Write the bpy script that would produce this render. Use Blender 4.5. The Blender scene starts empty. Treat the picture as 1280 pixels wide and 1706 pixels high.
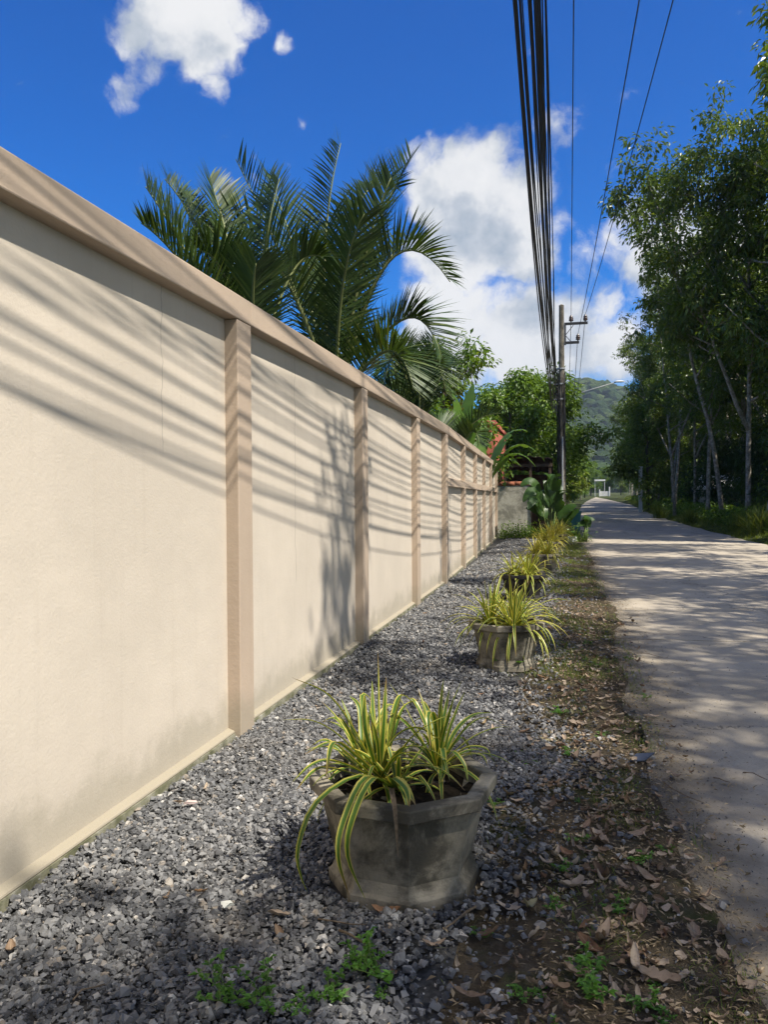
import bpy, bmesh, math, random
import numpy as np
from mathutils import Vector, Matrix

# ------------------------------------------------------------------ camera, sky, sun, exposure
SC = bpy.context.scene
COL = SC.collection
TH = math.atan(0.2334)            # the camera looks 13 degrees left of the wall's direction
CT, ST = math.cos(TH), math.sin(TH)
EYE = 1.40
FPX = 1281.0                      # focal length in photo pixels (26 mm equivalent)

cam_data = bpy.data.cameras.new("camera")
cam_data.sensor_width = 36.0
cam_data.lens = 36.0 * FPX / 1706.0
cam_data.clip_start = 0.05
cam_data.clip_end = 6000.0
cam = bpy.data.objects.new("camera", cam_data)
cam.location = (0, 0, EYE)
cam.rotation_euler = (math.radians(90 - 0.98), math.radians(0.35), TH)
COL.objects.link(cam)
SC.camera = cam

SUN = Vector((1.0, -0.5, 1.6)).normalized()      # direction towards the sun
SUN_EL = math.asin(SUN.z)
SUN_AZ = math.atan2(SUN.x, SUN.y)

sun_data = bpy.data.lights.new("sun", 'SUN')
sun_data.energy = 5.0
sun_data.angle = math.radians(0.55)
sun_data.color = (1.0, 0.94, 0.84)
sun = bpy.data.objects.new("sun", sun_data)
sun.rotation_euler = SUN.to_track_quat('Z', 'Y').to_euler()
sun.location = (20, -10, 40)
COL.objects.link(sun)

SC.view_settings.view_transform = 'Standard'
SC.view_settings.look = 'None'
SC.view_settings.gamma = 1.0
SC.view_settings.exposure = 0.58
SC.view_settings.use_curve_mapping = False
SC.cycles.use_denoising = True
SC.cycles.max_bounces = 5
SC.cycles.diffuse_bounces = 2
SC.cycles.use_adaptive_sampling = True
SC.cycles.adaptive_threshold = 0.02
SC.cycles.glossy_bounces = 2
SC.cycles.transmission_bounces = 4
SC.cycles.volume_bounces = 0
SC.cycles.caustics_reflective = False
SC.cycles.caustics_refractive = False
SC.cycles.sample_clamp_indirect = 4.0

def pdir(px, py):
    """world direction of a point of the photograph"""
    a, b = (px - 640) / FPX, (831 - py) / FPX
    return Vector((a * CT - ST, CT + a * ST, b)).normalized()

def pt(px, py, Z):
    """world point seen at (px, py) when it stands Z metres in front of the camera"""
    X = (px - 640) / FPX * Z
    return Vector((X * CT - Z * ST, Z * CT + X * ST, EYE + (831 - py) / FPX * Z))

class NT:
    """small helper to write node trees"""
    def __init__(s, tree):
        s.t = tree; s.n = tree.nodes; s.l = tree.links
    def node(s, typ, **kw):
        n = s.n.new(typ)
        for k, v in kw.items(): setattr(n, k, v)
        return n
    def put(s, sock, v):
        if v is None: return
        if hasattr(v, 'is_linked') or isinstance(v, bpy.types.NodeSocket): s.l.new(v, sock)
        else:
            if isinstance(v, (tuple, list)) and len(v) == 3 and sock.type == 'RGBA': v = (*v, 1)
            sock.default_value = v
    def math(s, op, a, b=None, c=None, clamp=False):
        n = s.node('ShaderNodeMath', operation=op, use_clamp=clamp)
        s.put(n.inputs[0], a); s.put(n.inputs[1], b); s.put(n.inputs[2], c)
        return n.outputs[0]
    def vmath(s, op, a, b=None, scale=None):
        n = s.node('ShaderNodeVectorMath', operation=op)
        s.put(n.inputs[0], a); s.put(n.inputs[1], b)
        if scale is not None: s.put(n.inputs['Scale'], scale)
        return n.outputs['Value'] if op in ('LENGTH', 'DOT_PRODUCT', 'DISTANCE') else n.outputs[0]
    def noise(s, vec, scale, detail=4, rough=0.55, dist=0.0, out='Fac'):
        n = s.node('ShaderNodeTexNoise')
        s.put(n.inputs['Vector'], vec)
        n.inputs['Scale'].default_value = scale; n.inputs['Detail'].default_value = detail
        n.inputs['Roughness'].default_value = rough; n.inputs['Distortion'].default_value = dist
        return n.outputs[out]
    def smooth(s, v, a, b, lo=0.0, hi=1.0):
        n = s.node('ShaderNodeMapRange', interpolation_type='SMOOTHSTEP')
        s.put(n.inputs['Value'], v); n.inputs['From Min'].default_value = a; n.inputs['From Max'].default_value = b
        n.inputs['To Min'].default_value = lo; n.inputs['To Max'].default_value = hi
        return n.outputs[0]
    def mix(s, f, a, b, blend='MIX'):
        n = s.node('ShaderNodeMix', data_type='RGBA', blend_type=blend)
        s.put(n.inputs[0], f); s.put(n.inputs[6], a); s.put(n.inputs[7], b)
        return n.outputs[2]
    def ramp(s, f, stops):
        n = s.node('ShaderNodeValToRGB')
        s.put(n.inputs[0], f)
        el = n.color_ramp.elements
        while len(el) < len(stops): el.new(0.5)
        for e, (p, c) in zip(el, stops):
            e.position = p; e.color = (*c, 1)
        return n.outputs[0]

def build_world():
    w = bpy.data.worlds.new("World"); SC.world = w; w.use_nodes = True
    t = NT(w.node_tree); t.n.clear()
    out = t.node('ShaderNodeOutputWorld')
    sky = t.node('ShaderNodeTexSky', sky_type='NISHITA', sun_disc=False)
    sky.sun_elevation = SUN_EL; sky.sun_rotation = SUN_AZ
    sky.altitude = 30; sky.air_density = 1.0; sky.dust_density = 0.25; sky.ozone_density = 4.0
    # the deep tropical blue of the photograph
    gam = t.node('ShaderNodeHueSaturation'); gam.inputs['Saturation'].default_value = 1.35
    gam.inputs['Value'].default_value = 1.0; t.l.new(sky.outputs[0], gam.inputs['Color'])
    skyc = t.mix(1.0, gam.outputs[0], (0.02, 1.0, 1.62), 'MULTIPLY')
    d = t.node('ShaderNodeTexCoord').outputs['Generated']
    d = t.vmath('NORMALIZE', d)
    # domain-warped noise gives the clouds their billows
    warp = t.noise(d, 6.0, 5, 0.6, out='Color')
    warp = t.vmath('SUBTRACT', warp, (0.5, 0.5, 0.5))
    dw = t.vmath('ADD', d, t.vmath('SCALE', warp, scale=0.085))
    blobs = [((780, 320), .068, 1.), ((805, 400), .085, 1.), ((850, 350), .062, 1.), ((790, 262), .034, .9), ((865, 420), .055, .9), ((735, 340), .04, .9), ((740, 420), .05, .9),
             ((760, 555), .090, 1.), ((850, 560), .085, 1.), ((940, 565), .085, 1.), ((1010, 575), .06, .9), ((1000, 500), .035, .8), ((890, 520), .05, .9), ((725, 520), .04, .9),
             ((800, 480), .055, .75), ((1090, 420), .07, .8), ((1180, 480), .10, 1.), ((560, 620), .05, .7), ((960, 440), .03, .5), ((1030, 390), .03, .6),
             ((290, 15), .070, 1.), ((335, 85), .050, .95), ((235, 55), .034, .8), ((390, 40), .036, .7), ((352, 150), .022, .75),
             ((491, 96), .018, .7), ((925, 232), .034, .50), ((215, 155), .025, .45)]
    dens = None
    for (p, r, a) in blobs:
        c = pdir(*p)
        dist = t.vmath('DISTANCE', dw, tuple(c))
        v = t.math('MULTIPLY', t.smooth(dist, r * 1.45, r * 0.15), a)
        dens = v if dens is None else t.math('MAXIMUM', dens, v)
    # the rest of the sky: unseen cumulus, cover raised to make the ambient light less blue, on a layer seen in perspective
    sep = t.node('ShaderNodeSeparateXYZ'); t.l.new(d, sep.inputs[0])
    inv = t.math('DIVIDE', 1.0, t.math('ADD', t.math('MAXIMUM', sep.outputs[2], 0.0), 0.18))
    flat = t.vmath('SCALE', d, scale=inv)
    field = t.noise(flat, 0.75, 5, 0.5)
    # leave the part of the sky in the photograph to its own clouds
    infront = t.smooth(t.vmath('DISTANCE', d, tuple(pdir(700, 380))), 0.60, 0.85)
    gen = t.math('MULTIPLY', t.smooth(field, 0.41, 0.58), infront)
    dens = t.math('MAXIMUM', dens, gen)
    fine = t.noise(dw, 17.0, 9, 0.66)
    vor = t.node('ShaderNodeTexVoronoi', feature='SMOOTH_F1'); t.put(vor.inputs['Vector'], dw); vor.inputs['Scale'].default_value = 24.0
    vor2 = t.node('ShaderNodeTexVoronoi', feature='SMOOTH_F1'); t.put(vor2.inputs['Vector'], dw); vor2.inputs['Scale'].default_value = 58.0
    billow = t.math('SUBTRACT', 0.62, t.math('ADD', t.math('MULTIPLY', vor.outputs['Distance'], 0.95), t.math('MULTIPLY', vor2.outputs['Distance'], 0.45)))
    dens2 = t.math('ADD', dens, t.math('ADD', t.math('MULTIPLY', t.math('SUBTRACT', fine, 0.5), 1.35), t.math('MULTIPLY', billow, 0.55)))
    alpha = t.smooth(dens2, 0.22, 0.78)
    # light and shade inside the cloud: compare with the field a little towards the sun
    up = tuple(Vector((0.025, -0.01, 0.05)))
    f1 = t.noise(t.vmath('ADD', d, up), 9.0, 5, 0.55)
    f0 = t.noise(d, 9.0, 5, 0.55)
    lit = t.math('ADD', t.math('ADD', t.math('MULTIPLY', t.math('SUBTRACT', f0, f1), 2.8), 0.66), t.math('MULTIPLY', billow, 0.40))
    core = t.smooth(dens2, 0.55, 1.35)
    lit = t.math('SUBTRACT', lit, t.math('MULTIPLY', core, 0.08), clamp=True)
    low = t.smooth(sep.outputs[2], 0.13, 0.24)            # flat grey cloud base near the horizon
    lit = t.math('MULTIPLY', lit, t.math('ADD', t.math('MULTIPLY', low, 0.22), 0.78))
    ccol = t.ramp(lit, [(0.0, (.42, .50, .60)), (0.40, (.64, .69, .76)), (0.70, (.93, .94, .95)), (1.0, (1.0, 1.0, 1.0))])
    ccol = t.vmath('SCALE', ccol, scale=9.0)
    col = t.mix(t.math('MULTIPLY', alpha, 0.97), skyc, ccol)
    bg = t.node('ShaderNodeBackground')
    t.l.new(col, bg.inputs[0]); bg.inputs[1].default_value = 0.068
    t.l.new(bg.outputs[0], out.inputs[0])
build_world()

# ------------------------------------------------------------------ object helpers
RNG = random.Random(7)

def tag(o, label=None, cat=None, group=None, kind=None):
    if label: o["label"] = label
    if cat: o["category"] = cat
    if group: o["group"] = group
    if kind: o["kind"] = kind
    return o

def empty(name, loc=(0, 0, 0), rz=0.0, parent=None):
    o = bpy.data.objects.new(name, None)
    o.empty_display_size = 0.2
    o.location = loc; o.rotation_euler = (0, 0, rz)
    COL.objects.link(o)
    if parent: o.parent = parent
    return o

def link(name, me, parent=None, loc=None, rot=None, scale=None):
    o = bpy.data.objects.new(name, me)
    COL.objects.link(o)
    if parent: o.parent = parent
    if loc is not None: o.location = loc
    if rot is not None: o.rotation_euler = rot
    if scale is not None: o.scale = scale if hasattr(scale, '__len__') else (scale,) * 3
    return o

def copy_tree(o, parent=None):
    c = o.copy(); COL.objects.link(c)
    if parent is not None: c.parent = parent
    for ch in list(o.children): copy_tree(ch, c)
    return c

def np_mesh(name, V, F, mat, smooth=False, attrs=None, uv=None):
    """V (n,3) array, F (m,k) array of equal-sized faces"""
    V = np.ascontiguousarray(V, dtype=np.float32); F = np.ascontiguousarray(F, dtype=np.int32)
    me = bpy.data.meshes.new(name)
    m, k = F.shape
    me.vertices.add(len(V)); me.vertices.foreach_set('co', V.ravel())
    me.loops.add(m * k); me.loops.foreach_set('vertex_index', F.ravel())
    me.polygons.add(m)
    me.polygons.foreach_set('loop_start', np.arange(0, m * k, k, dtype=np.int32))
    me.polygons.foreach_set('loop_total', np.full(m, k, dtype=np.int32))
    me.polygons.foreach_set('use_smooth', np.full(m, bool(smooth)))
    me.update(calc_edges=True)
    for nm, arr in (attrs or {}).items():
        a = me.attributes.new(nm, 'FLOAT', 'POINT'); a.data.foreach_set('value', np.ascontiguousarray(arr, dtype=np.float32))
    if uv is not None:
        l = me.uv_layers.new(name='UVMap'); l.data.foreach_set('uv', np.ascontiguousarray(uv[F.ravel()], dtype=np.float32).ravel())
    if mat: me.materials.append(mat)
    return me

class MB:
    """collects boxes, tubes and strips into one mesh"""
    def __init__(s): s.v = []; s.f = []; s.uv = []
    def add(s, vs, fs, uv=None):
        b = len(s.v)
        s.v += [tuple(v) for v in vs]; s.f += [tuple(b + i for i in f) for f in fs]
        s.uv += list(uv) if uv else [(0, 0)] * len(vs)
    def box(s, x0, x1, y0, y1, z0, z1):
        s.add([(x0, y0, z0), (x1, y0, z0), (x1, y1, z0), (x0, y1, z0), (x0, y0, z1), (x1, y0, z1), (x1, y1, z1), (x0, y1, z1)],
              [(3, 2, 1, 0), (4, 5, 6, 7), (0, 1, 5, 4), (1, 2, 6, 5), (2, 3, 7, 6), (3, 0, 4, 7)])
    def tube(s, pts, rad, n=8, cap=True):
        pts = [Vector(p) for p in pts]
        if not hasattr(rad, '__len__'): rad = [rad] * len(pts)
        vs = []; fs = []
        ref = None
        for i, p in enumerate(pts):
            t = (pts[min(i + 1, len(pts) - 1)] - pts[max(i - 1, 0)])
            t = t.normalized() if t.length > 1e-9 else Vector((0, 0, 1))
            if ref is None: ref = t.orthogonal().normalized()
            ref = (ref - t * ref.dot(t))
            ref = ref.normalized() if ref.length > 1e-6 else t.orthogonal().normalized()
            b = t.cross(ref)
            for k in range(n):
                a = 2 * math.pi * k / n
                vs.append(p + (ref * math.cos(a) + b * math.sin(a)) * rad[i])
        for i in range(len(pts) - 1):
            for k in range(n):
                k2 = (k + 1) % n
                fs.append((i * n + k, i * n + k2, (i + 1) * n + k2, (i + 1) * n + k))
        if cap:
            fs.append(tuple(reversed(range(n)))); fs.append(tuple((len(pts) - 1) * n + k for k in range(n)))
        s.add(vs, fs)
    def rings(s, prof, n=8, a0=0.0, c=(0, 0), capb=True, capt=True):
        """stack of n-gons: prof = [(radius, z), ...]"""
        vs = [(c[0] + r * math.cos(a0 + 2 * math.pi * k / n), c[1] + r * math.sin(a0 + 2 * math.pi * k / n), z) for r, z in prof for k in range(n)]
        fs = [(i * n + k, i * n + (k + 1) % n, (i + 1) * n + (k + 1) % n, (i + 1) * n + k) for i in range(len(prof) - 1) for k in range(n)]
        if capb: fs.append(tuple(reversed(range(n))))
        if capt: fs.append(tuple((len(prof) - 1) * n + k for k in range(n)))
        s.add(vs, fs)
    def mesh(s, name, mat, smooth=False, uv=False):
        me = bpy.data.meshes.new(name)
        me.from_pydata(s.v, [], s.f)
        if smooth: me.polygons.foreach_set('use_smooth', np.ones(len(me.polygons), dtype=bool))
        if uv:
            l = me.uv_layers.new(name='UVMap')
            idx = np.zeros(len(me.loops), dtype=np.int32); me.loops.foreach_get('vertex_index', idx)
            l.data.foreach_set('uv', np.array(s.uv, dtype=np.float32)[idx].ravel())
        if mat: me.materials.append(mat)
        me.update()
        return me
    def build(s, name, mat, parent=None, smooth=False, uv=False, loc=None, bevel=0.0):
        o = link(name, s.mesh(name, mat, smooth, uv), parent, loc)
        if bevel:
            b = o.modifiers.new('bevel', 'BEVEL'); b.width = bevel; b.segments = 2; b.limit_method = 'ANGLE'
        return o

# ------------------------------------------------------------------ materials
def new_mat(name, rough=0.85, spec=0.3):
    m = bpy.data.materials.new(name); m.use_nodes = True
    t = NT(m.node_tree)
    b = t.n['Principled BSDF']
    b.inputs['Roughness'].default_value = rough
    b.inputs['Specular IOR Level'].default_value = spec
    return m, t, b

def bump(t, b, h, strength=0.3, dist=0.01):
    n = t.node('ShaderNodeBump'); n.inputs['Strength'].default_value = strength; n.inputs['Distance'].default_value = dist
    t.put(n.inputs['Height'], h); t.l.new(n.outputs[0], b.inputs['Normal'])

def world_pos(t): return t.node('ShaderNodeNewGeometry').outputs['Position']
def attr(t, name): return t.node('ShaderNodeAttribute', attribute_name=name).outputs['Fac']
def xyz(t, v):
    s = t.node('ShaderNodeSeparateXYZ'); t.put(s.inputs[0], v); return s.outputs

def mat_plain(name, col, rough=0.7, var=0.15, scale=8.0, spec=0.3, bmp=0.0, metal=0.0):
    m, t, b = new_mat(name, rough, spec)
    p = world_pos(t)
    n = t.noise(p, scale, 5, 0.6)
    dark = tuple(c * (1 - var) for c in col); lite = tuple(min(1, c * (1 + var)) for c in col)
    t.put(b.inputs['Base Color'], t.ramp(n, [(0.3, dark), (0.7, lite)]))
    b.inputs['Metallic'].default_value = metal
    if bmp: bump(t, b, t.noise(p, scale * 6, 5, 0.6), bmp, 0.005)
    return m

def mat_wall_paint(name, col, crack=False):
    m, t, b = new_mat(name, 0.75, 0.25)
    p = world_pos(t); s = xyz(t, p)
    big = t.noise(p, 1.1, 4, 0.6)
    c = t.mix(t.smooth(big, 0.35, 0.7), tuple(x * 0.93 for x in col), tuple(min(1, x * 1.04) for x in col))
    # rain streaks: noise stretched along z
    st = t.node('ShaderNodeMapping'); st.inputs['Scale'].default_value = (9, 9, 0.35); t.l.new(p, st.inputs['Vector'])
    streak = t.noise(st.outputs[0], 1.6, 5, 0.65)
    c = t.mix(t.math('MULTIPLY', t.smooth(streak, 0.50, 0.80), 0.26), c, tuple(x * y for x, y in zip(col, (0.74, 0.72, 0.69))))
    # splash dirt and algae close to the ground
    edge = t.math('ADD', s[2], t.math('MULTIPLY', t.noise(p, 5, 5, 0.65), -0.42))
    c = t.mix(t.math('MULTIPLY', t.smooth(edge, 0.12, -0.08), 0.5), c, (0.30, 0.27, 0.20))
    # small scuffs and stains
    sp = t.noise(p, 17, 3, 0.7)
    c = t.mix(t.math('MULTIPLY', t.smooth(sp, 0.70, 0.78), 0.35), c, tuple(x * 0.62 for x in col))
    if crack:
        for (yc, z0, z1, wdt) in ((5.30, 0.75, 2.5, 0.0022), (8.3, 1.2, 2.5, 0.002), (3.4, 1.6, 2.5, 0.0016), (13.9, 0.9, 2.4, 0.002)):
            wob = t.math('MULTIPLY', t.math('SUBTRACT', t.noise(t.vmath('MULTIPLY', p, (0, 0, 1)), 3.1, 6, 0.65), 0.5), 0.16)
            dd = t.math('ABSOLUTE', t.math('SUBTRACT', t.math('ADD', s[1], wob), yc))
            msk = t.math('MULTIPLY', t.smooth(dd, wdt * 1.6, wdt * 0.4), t.math('MULTIPLY', t.smooth(s[2], z0, z0 + 0.1), t.smooth(s[2], z1, z1 - 0.05)))
            c = t.mix(t.math('MULTIPLY', msk, 0.75), c, (0.10, 0.085, 0.07))
    t.put(b.inputs['Base Color'], c)
    h = t.math('ADD', t.math('MULTIPLY', t.noise(p, 70, 4, 0.6), 0.5), t.math('MULTIPLY', t.noise(p, 9, 3, 0.5), 0.8))
    bump(t, b, h, 0.45, 0.006)
    return m

def mat_leaf(name, dark, lite, rough=0.42, trans=0.35, spec=0.45, tip=None):
    """two-sided leaf: gloss on top, light passing through"""
    m, t, b = new_mat(name, rough, spec)
    r = attr(t, 'rnd')
    oi = t.node('ShaderNodeObjectInfo').outputs['Random']
    f = t.math('ADD', t.math('MULTIPLY', r, 0.85), t.math('MULTIPLY', oi, 0.15))
    stops = [(0.0, dark), (0.75, lite)]
    if tip: stops.append((1.0, tip))
    c = t.ramp(f, stops)
    t.put(b.inputs['Base Color'], c)
    tr = t.node('ShaderNodeBsdfTranslucent')
    t.put(tr.inputs['Color'], t.mix(1.0, c, (1.7, 1.6, 0.5), 'MULTIPLY'))
    mx = t.node('ShaderNodeMixShader'); mx.inputs[0].default_value = trans
    t.l.new(b.outputs[0], mx.inputs[1]); t.l.new(tr.outputs[0], mx.inputs[2])
    t.l.new(mx.outputs[0], t.n['Material Output'].inputs['Surface'])
    return m

M = {}
M['panel'] = mat_wall_paint('cream_render', (0.60, 0.528, 0.435), crack=True)
M['ledge'] = mat_wall_paint('toned_down_cream_ledge', (0.37, 0.32, 0.245))  # cream darkened to offset the strong sun on the slope
M['trim'] = mat_wall_paint('tan_render', (0.475, 0.375, 0.285))

def mat_footing():
    m, t, b = new_mat('mossy_footing', 0.95, 0.1)
    p = world_pos(t); s = xyz(t, p)
    n = t.noise(p, 7, 6, 0.65)
    c = t.ramp(n, [(0.25, (0.05, 0.055, 0.035)), (0.45, (0.14, 0.14, 0.085)), (0.6, (0.26, 0.25, 0.19)), (0.8, (0.42, 0.42, 0.39))])
    c = t.mix(t.smooth(t.noise(p, 3.2, 4, 0.6), 0.55, 0.7), c, (0.03, 0.032, 0.026))
    t.put(b.inputs['Base Color'], c); bump(t, b, t.noise(p, 40, 5, 0.65), 0.6, 0.008)
    return m
M['footing'] = mat_footing()

def mat_concrete(name, col, stain=(0.045, 0.042, 0.035), sscale=3.0, amount=0.75):
    m, t, b = new_mat(name, 0.9, 0.2)
    p = world_pos(t)
    n = t.noise(p, 11, 6, 0.65)
    c = t.ramp(n, [(0.3, tuple(x * 0.78 for x in col)), (0.7, tuple(x * 1.12 for x in col))])
    stn = t.noise(p, sscale, 6, 0.68, 0.4)
    c = t.mix(t.math('MULTIPLY', t.smooth(stn, 0.43, 0.60), amount), c, stain)
    st = t.node('ShaderNodeMapping'); st.inputs['Scale'].default_value = (14, 14, 1.2); t.l.new(p, st.inputs['Vector'])
    c = t.mix(t.math('MULTIPLY', t.smooth(t.noise(st.outputs[0], 1.4, 5, 0.6), 0.5, 0.75), 0.45), c, tuple(x * 1.5 for x in stain))
    pale = t.noise(p, 5.3, 5, 0.7)
    c = t.mix(t.math('MULTIPLY', t.smooth(pale, 0.60, 0.75), 0.5), c, tuple(min(1, x * 1.5) for x in col))
    t.put(b.inputs['Base Color'], c)
    bump(t, b, t.math('ADD', t.noise(p, 60, 5, 0.7), t.math('MULTIPLY', t.noise(p, 14, 4, 0.6), 0.8)), 0.55, 0.006)
    return m
M['pot'] = mat_concrete('planter_concrete', (0.30, 0.268, 0.205), stain=(0.045, 0.041, 0.032), sscale=3.4, amount=0.85)  # stain amount raised beyond the weathering, standing in for shade on the pots
M['old_wall'] = mat_concrete('old_wall_concrete', (0.42, 0.39, 0.31), stain=(0.10, 0.095, 0.07), sscale=2.0, amount=0.6)
M['pole'] = mat_concrete('pole_concrete', (0.19, 0.17, 0.135), stain=(0.06, 0.052, 0.04), sscale=3.0, amount=0.7)

def mat_road():
    m, t, b = new_mat('road_concrete', 0.88, 0.25)
    p = world_pos(t)
    n = t.noise(p, 1.3, 6, 0.62)
    c = t.ramp(n, [(0.3, (0.35, 0.30, 0.225)), (0.55, (0.45, 0.39, 0.30)), (0.8, (0.53, 0.465, 0.365))])
    fine = t.noise(p, 95, 4, 0.75)
    c = t.mix(t.math('MULTIPLY', t.smooth(fine, 0.5, 0.75), 0.55), c, (0.13, 0.12, 0.10))
    c = t.mix(t.math('MULTIPLY', t.smooth(t.noise(p, 140, 2, 0.6), 0.62, 0.72), 0.5), c, (0.55, 0.52, 0.46))
    spot = t.noise(p, 26, 3, 0.6)
    c = t.mix(t.math('MULTIPLY', t.smooth(spot, 0.70, 0.76), 0.8), c, (0.055, 0.048, 0.04))
    wear = t.node('ShaderNodeMapping'); wear.inputs['Scale'].default_value = (2.4, 0.22, 1); t.l.new(p, wear.inputs['Vector'])
    c = t.mix(t.math('MULTIPLY', t.smooth(t.noise(wear.outputs[0], 1.0, 5, 0.65), 0.5, 0.72), 0.38), c, (0.17, 0.155, 0.13))
    ck = t.node('ShaderNodeTexVoronoi', feature='DISTANCE_TO_EDGE')
    t.put(ck.inputs['Vector'], t.vmath('ADD', p, t.vmath('SCALE', t.noise(p, 1.7, 5, 0.7, out='Color'), scale=0.9))); ck.inputs['Scale'].default_value = 0.33
    c = t.mix(t.math('MULTIPLY', t.smooth(ck.outputs['Distance'], 0.0035, 0.001), 0.7), c, (0.05, 0.045, 0.038))
    # earth washed over the left edge
    s = xyz(t, p)
    e = t.math('ADD', s[0], t.math('MULTIPLY', t.noise(p, 2.2, 6, 0.7), -0.9))
    far = t.smooth(s[1], 60, 40)
    c = t.mix(t.math('MULTIPLY', t.math('MULTIPLY', t.smooth(e, 0.62, 0.02), far), 0.85), c, (0.15, 0.122, 0.085))
    t.put(b.inputs['Base Color'], c)
    bump(t, b, t.math('ADD', t.noise(p, 120, 4, 0.7), t.math('MULTIPLY', t.noise(p, 12, 5, 0.6), 1.2)), 0.5, 0.006)
    return m
M['road'] = mat_road()

def mat_soil():
    m, t, b = new_mat('soil', 0.97, 0.1)
    p = world_pos(t)
    n = t.noise(p, 3.0, 8, 0.7)
    c = t.ramp(n, [(0.3, (0.042, 0.033, 0.021)), (0.5, (0.10, 0.078, 0.050)), (0.72, (0.19, 0.15, 0.105))])
    f = t.noise(p, 60, 5, 0.75)
    c = t.mix(t.smooth(f, 0.5, 0.72), c, (0.19, 0.155, 0.11))
    c = t.mix(t.math('MULTIPLY', t.smooth(t.noise(p, 2.1, 6, 0.7), 0.50, 0.66), 0.65), c, (0.06, 0.078, 0.02))
    t.put(b.inputs['Base Color'], c)
    bump(t, b, t.math('ADD', t.noise(p, 30, 6, 0.75), t.noise(p, 110, 3, 0.7)), 0.9, 0.02)
    return m
M['soil'] = mat_soil()

def mat_ground():
    m, t, b = new_mat('ground_earth_and_turf', 0.97, 0.1)
    p = world_pos(t)
    n = t.noise(p, 0.7, 8, 0.7)
    c = t.ramp(n, [(0.3, (0.03, 0.045, 0.014)), (0.55, (0.06, 0.07, 0.025)), (0.75, (0.11, 0.095, 0.055))])
    t.put(b.inputs['Base Color'], c); bump(t, b, t.noise(p, 25, 6, 0.75), 0.8, 0.03)
    return m
M['ground'] = mat_ground()

def mat_gravel():
    m, t, b = new_mat('crushed_stone', 0.82, 0.35)
    r = attr(t, 'rnd'); p = world_pos(t)
    c = t.ramp(r, [(0.0, (0.055, 0.056, 0.059)), (0.35, (0.11, 0.111, 0.113)), (0.7, (0.18, 0.179, 0.177)), (0.9, (0.29, 0.285, 0.275)), (0.965, (0.27, 0.225, 0.175)), (1.0, (0.58, 0.56, 0.52))])
    c = t.mix(t.math('MULTIPLY', t.smooth(t.noise(p, 90, 4, 0.7), 0.45, 0.7), 0.4), c, (0.22, 0.22, 0.22))
    c = t.mix(t.math('MULTIPLY', t.smooth(t.noise(p, 1.6, 4, 0.6), 0.5, 0.7), 0.35), c, (0.13, 0.11, 0.085))
    t.put(b.inputs['Base Color'], c); bump(t, b, t.noise(p, 150, 4, 0.7), 0.5, 0.003)
    return m
M['gravel'] = mat_gravel()
M['gravel_bed'] = mat_plain('gravel_dust', (0.065, 0.064, 0.062), 0.95, 0.5, 45, 0.1, 0.9)

M['rubber_leaf'] = mat_leaf('rubber_tree_leaf', (0.034, 0.066, 0.010), (0.13, 0.195, 0.026), 0.36, 0.30, 0.5, tip=(0.30, 0.34, 0.06))
M['broad_leaf'] = mat_leaf('broadleaf_leaf', (0.045, 0.090, 0.012), (0.15, 0.25, 0.034), 0.42, 0.36, 0.4, tip=(0.28, 0.36, 0.06))
M['yellow_leaf'] = mat_leaf('light_green_leaf', (0.06, 0.10, 0.016), (0.17, 0.235, 0.04), 0.45, 0.35, 0.4, tip=(0.28, 0.30, 0.06))
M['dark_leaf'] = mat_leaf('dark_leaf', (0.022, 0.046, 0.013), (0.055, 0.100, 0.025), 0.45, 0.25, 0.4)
M['palm_leaf'] = mat_leaf('coconut_leaflet', (0.018, 0.038, 0.011), (0.055, 0.095, 0.026), 0.42, 0.20, 0.32, tip=(0.12, 0.15, 0.04))
M['banana_leaf'] = mat_leaf('banana_blade', (0.045, 0.10, 0.014), (0.11, 0.20, 0.030), 0.42, 0.35, 0.4)
M['heli_leaf'] = mat_leaf('paddle_leaf', (0.020, 0.050, 0.010), (0.050, 0.105, 0.018), 0.40, 0.25, 0.4)
M['dead_palm'] = mat_leaf('withered_leaf', (0.09, 0.055, 0.025), (0.22, 0.15, 0.07), 0.7, 0.2, 0.2)
M['grass'] = mat_leaf('grass_blade', (0.060, 0.095, 0.016), (0.16, 0.21, 0.038), 0.5, 0.35, 0.3, tip=(0.22, 0.21, 0.07))
M['weed'] = mat_leaf('weed_leaf', (0.055, 0.14, 0.020), (0.13, 0.29, 0.045), 0.45, 0.40, 0.4)
M['rachis'] = mat_plain('palm_rachis', (0.17, 0.19, 0.07), 0.5, 0.25, 6)
M['bark_dark'] = mat_plain('dark_bark', (0.085, 0.068, 0.05), 0.95, 0.45, 9, 0.1, 0.9)
M['stem_green'] = mat_plain('green_stem', (0.10, 0.15, 0.035), 0.55, 0.3, 9)

def mat_rubber_bark():
    m, t, b = new_mat('mottled_pale_bark', 0.9, 0.15)
    p = world_pos(t)
    n = t.noise(p, 5.5, 6, 0.7)
    c = t.ramp(n, [(0.3, (0.10, 0.085, 0.065)), (0.47, (0.24, 0.215, 0.17)), (0.65, (0.44, 0.41, 0.35)), (0.85, (0.56, 0.54, 0.48))])
    c = t.mix(t.math('MULTIPLY', t.smooth(t.noise(p, 13, 4, 0.6), 0.55, 0.68), 0.6), c, (0.10, 0.12, 0.06))
    t.put(b.inputs['Base Color'], c); bump(t, b, t.noise(p, 22, 6, 0.7), 0.7, 0.02)
    return m
M['bark'] = mat_rubber_bark()

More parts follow.
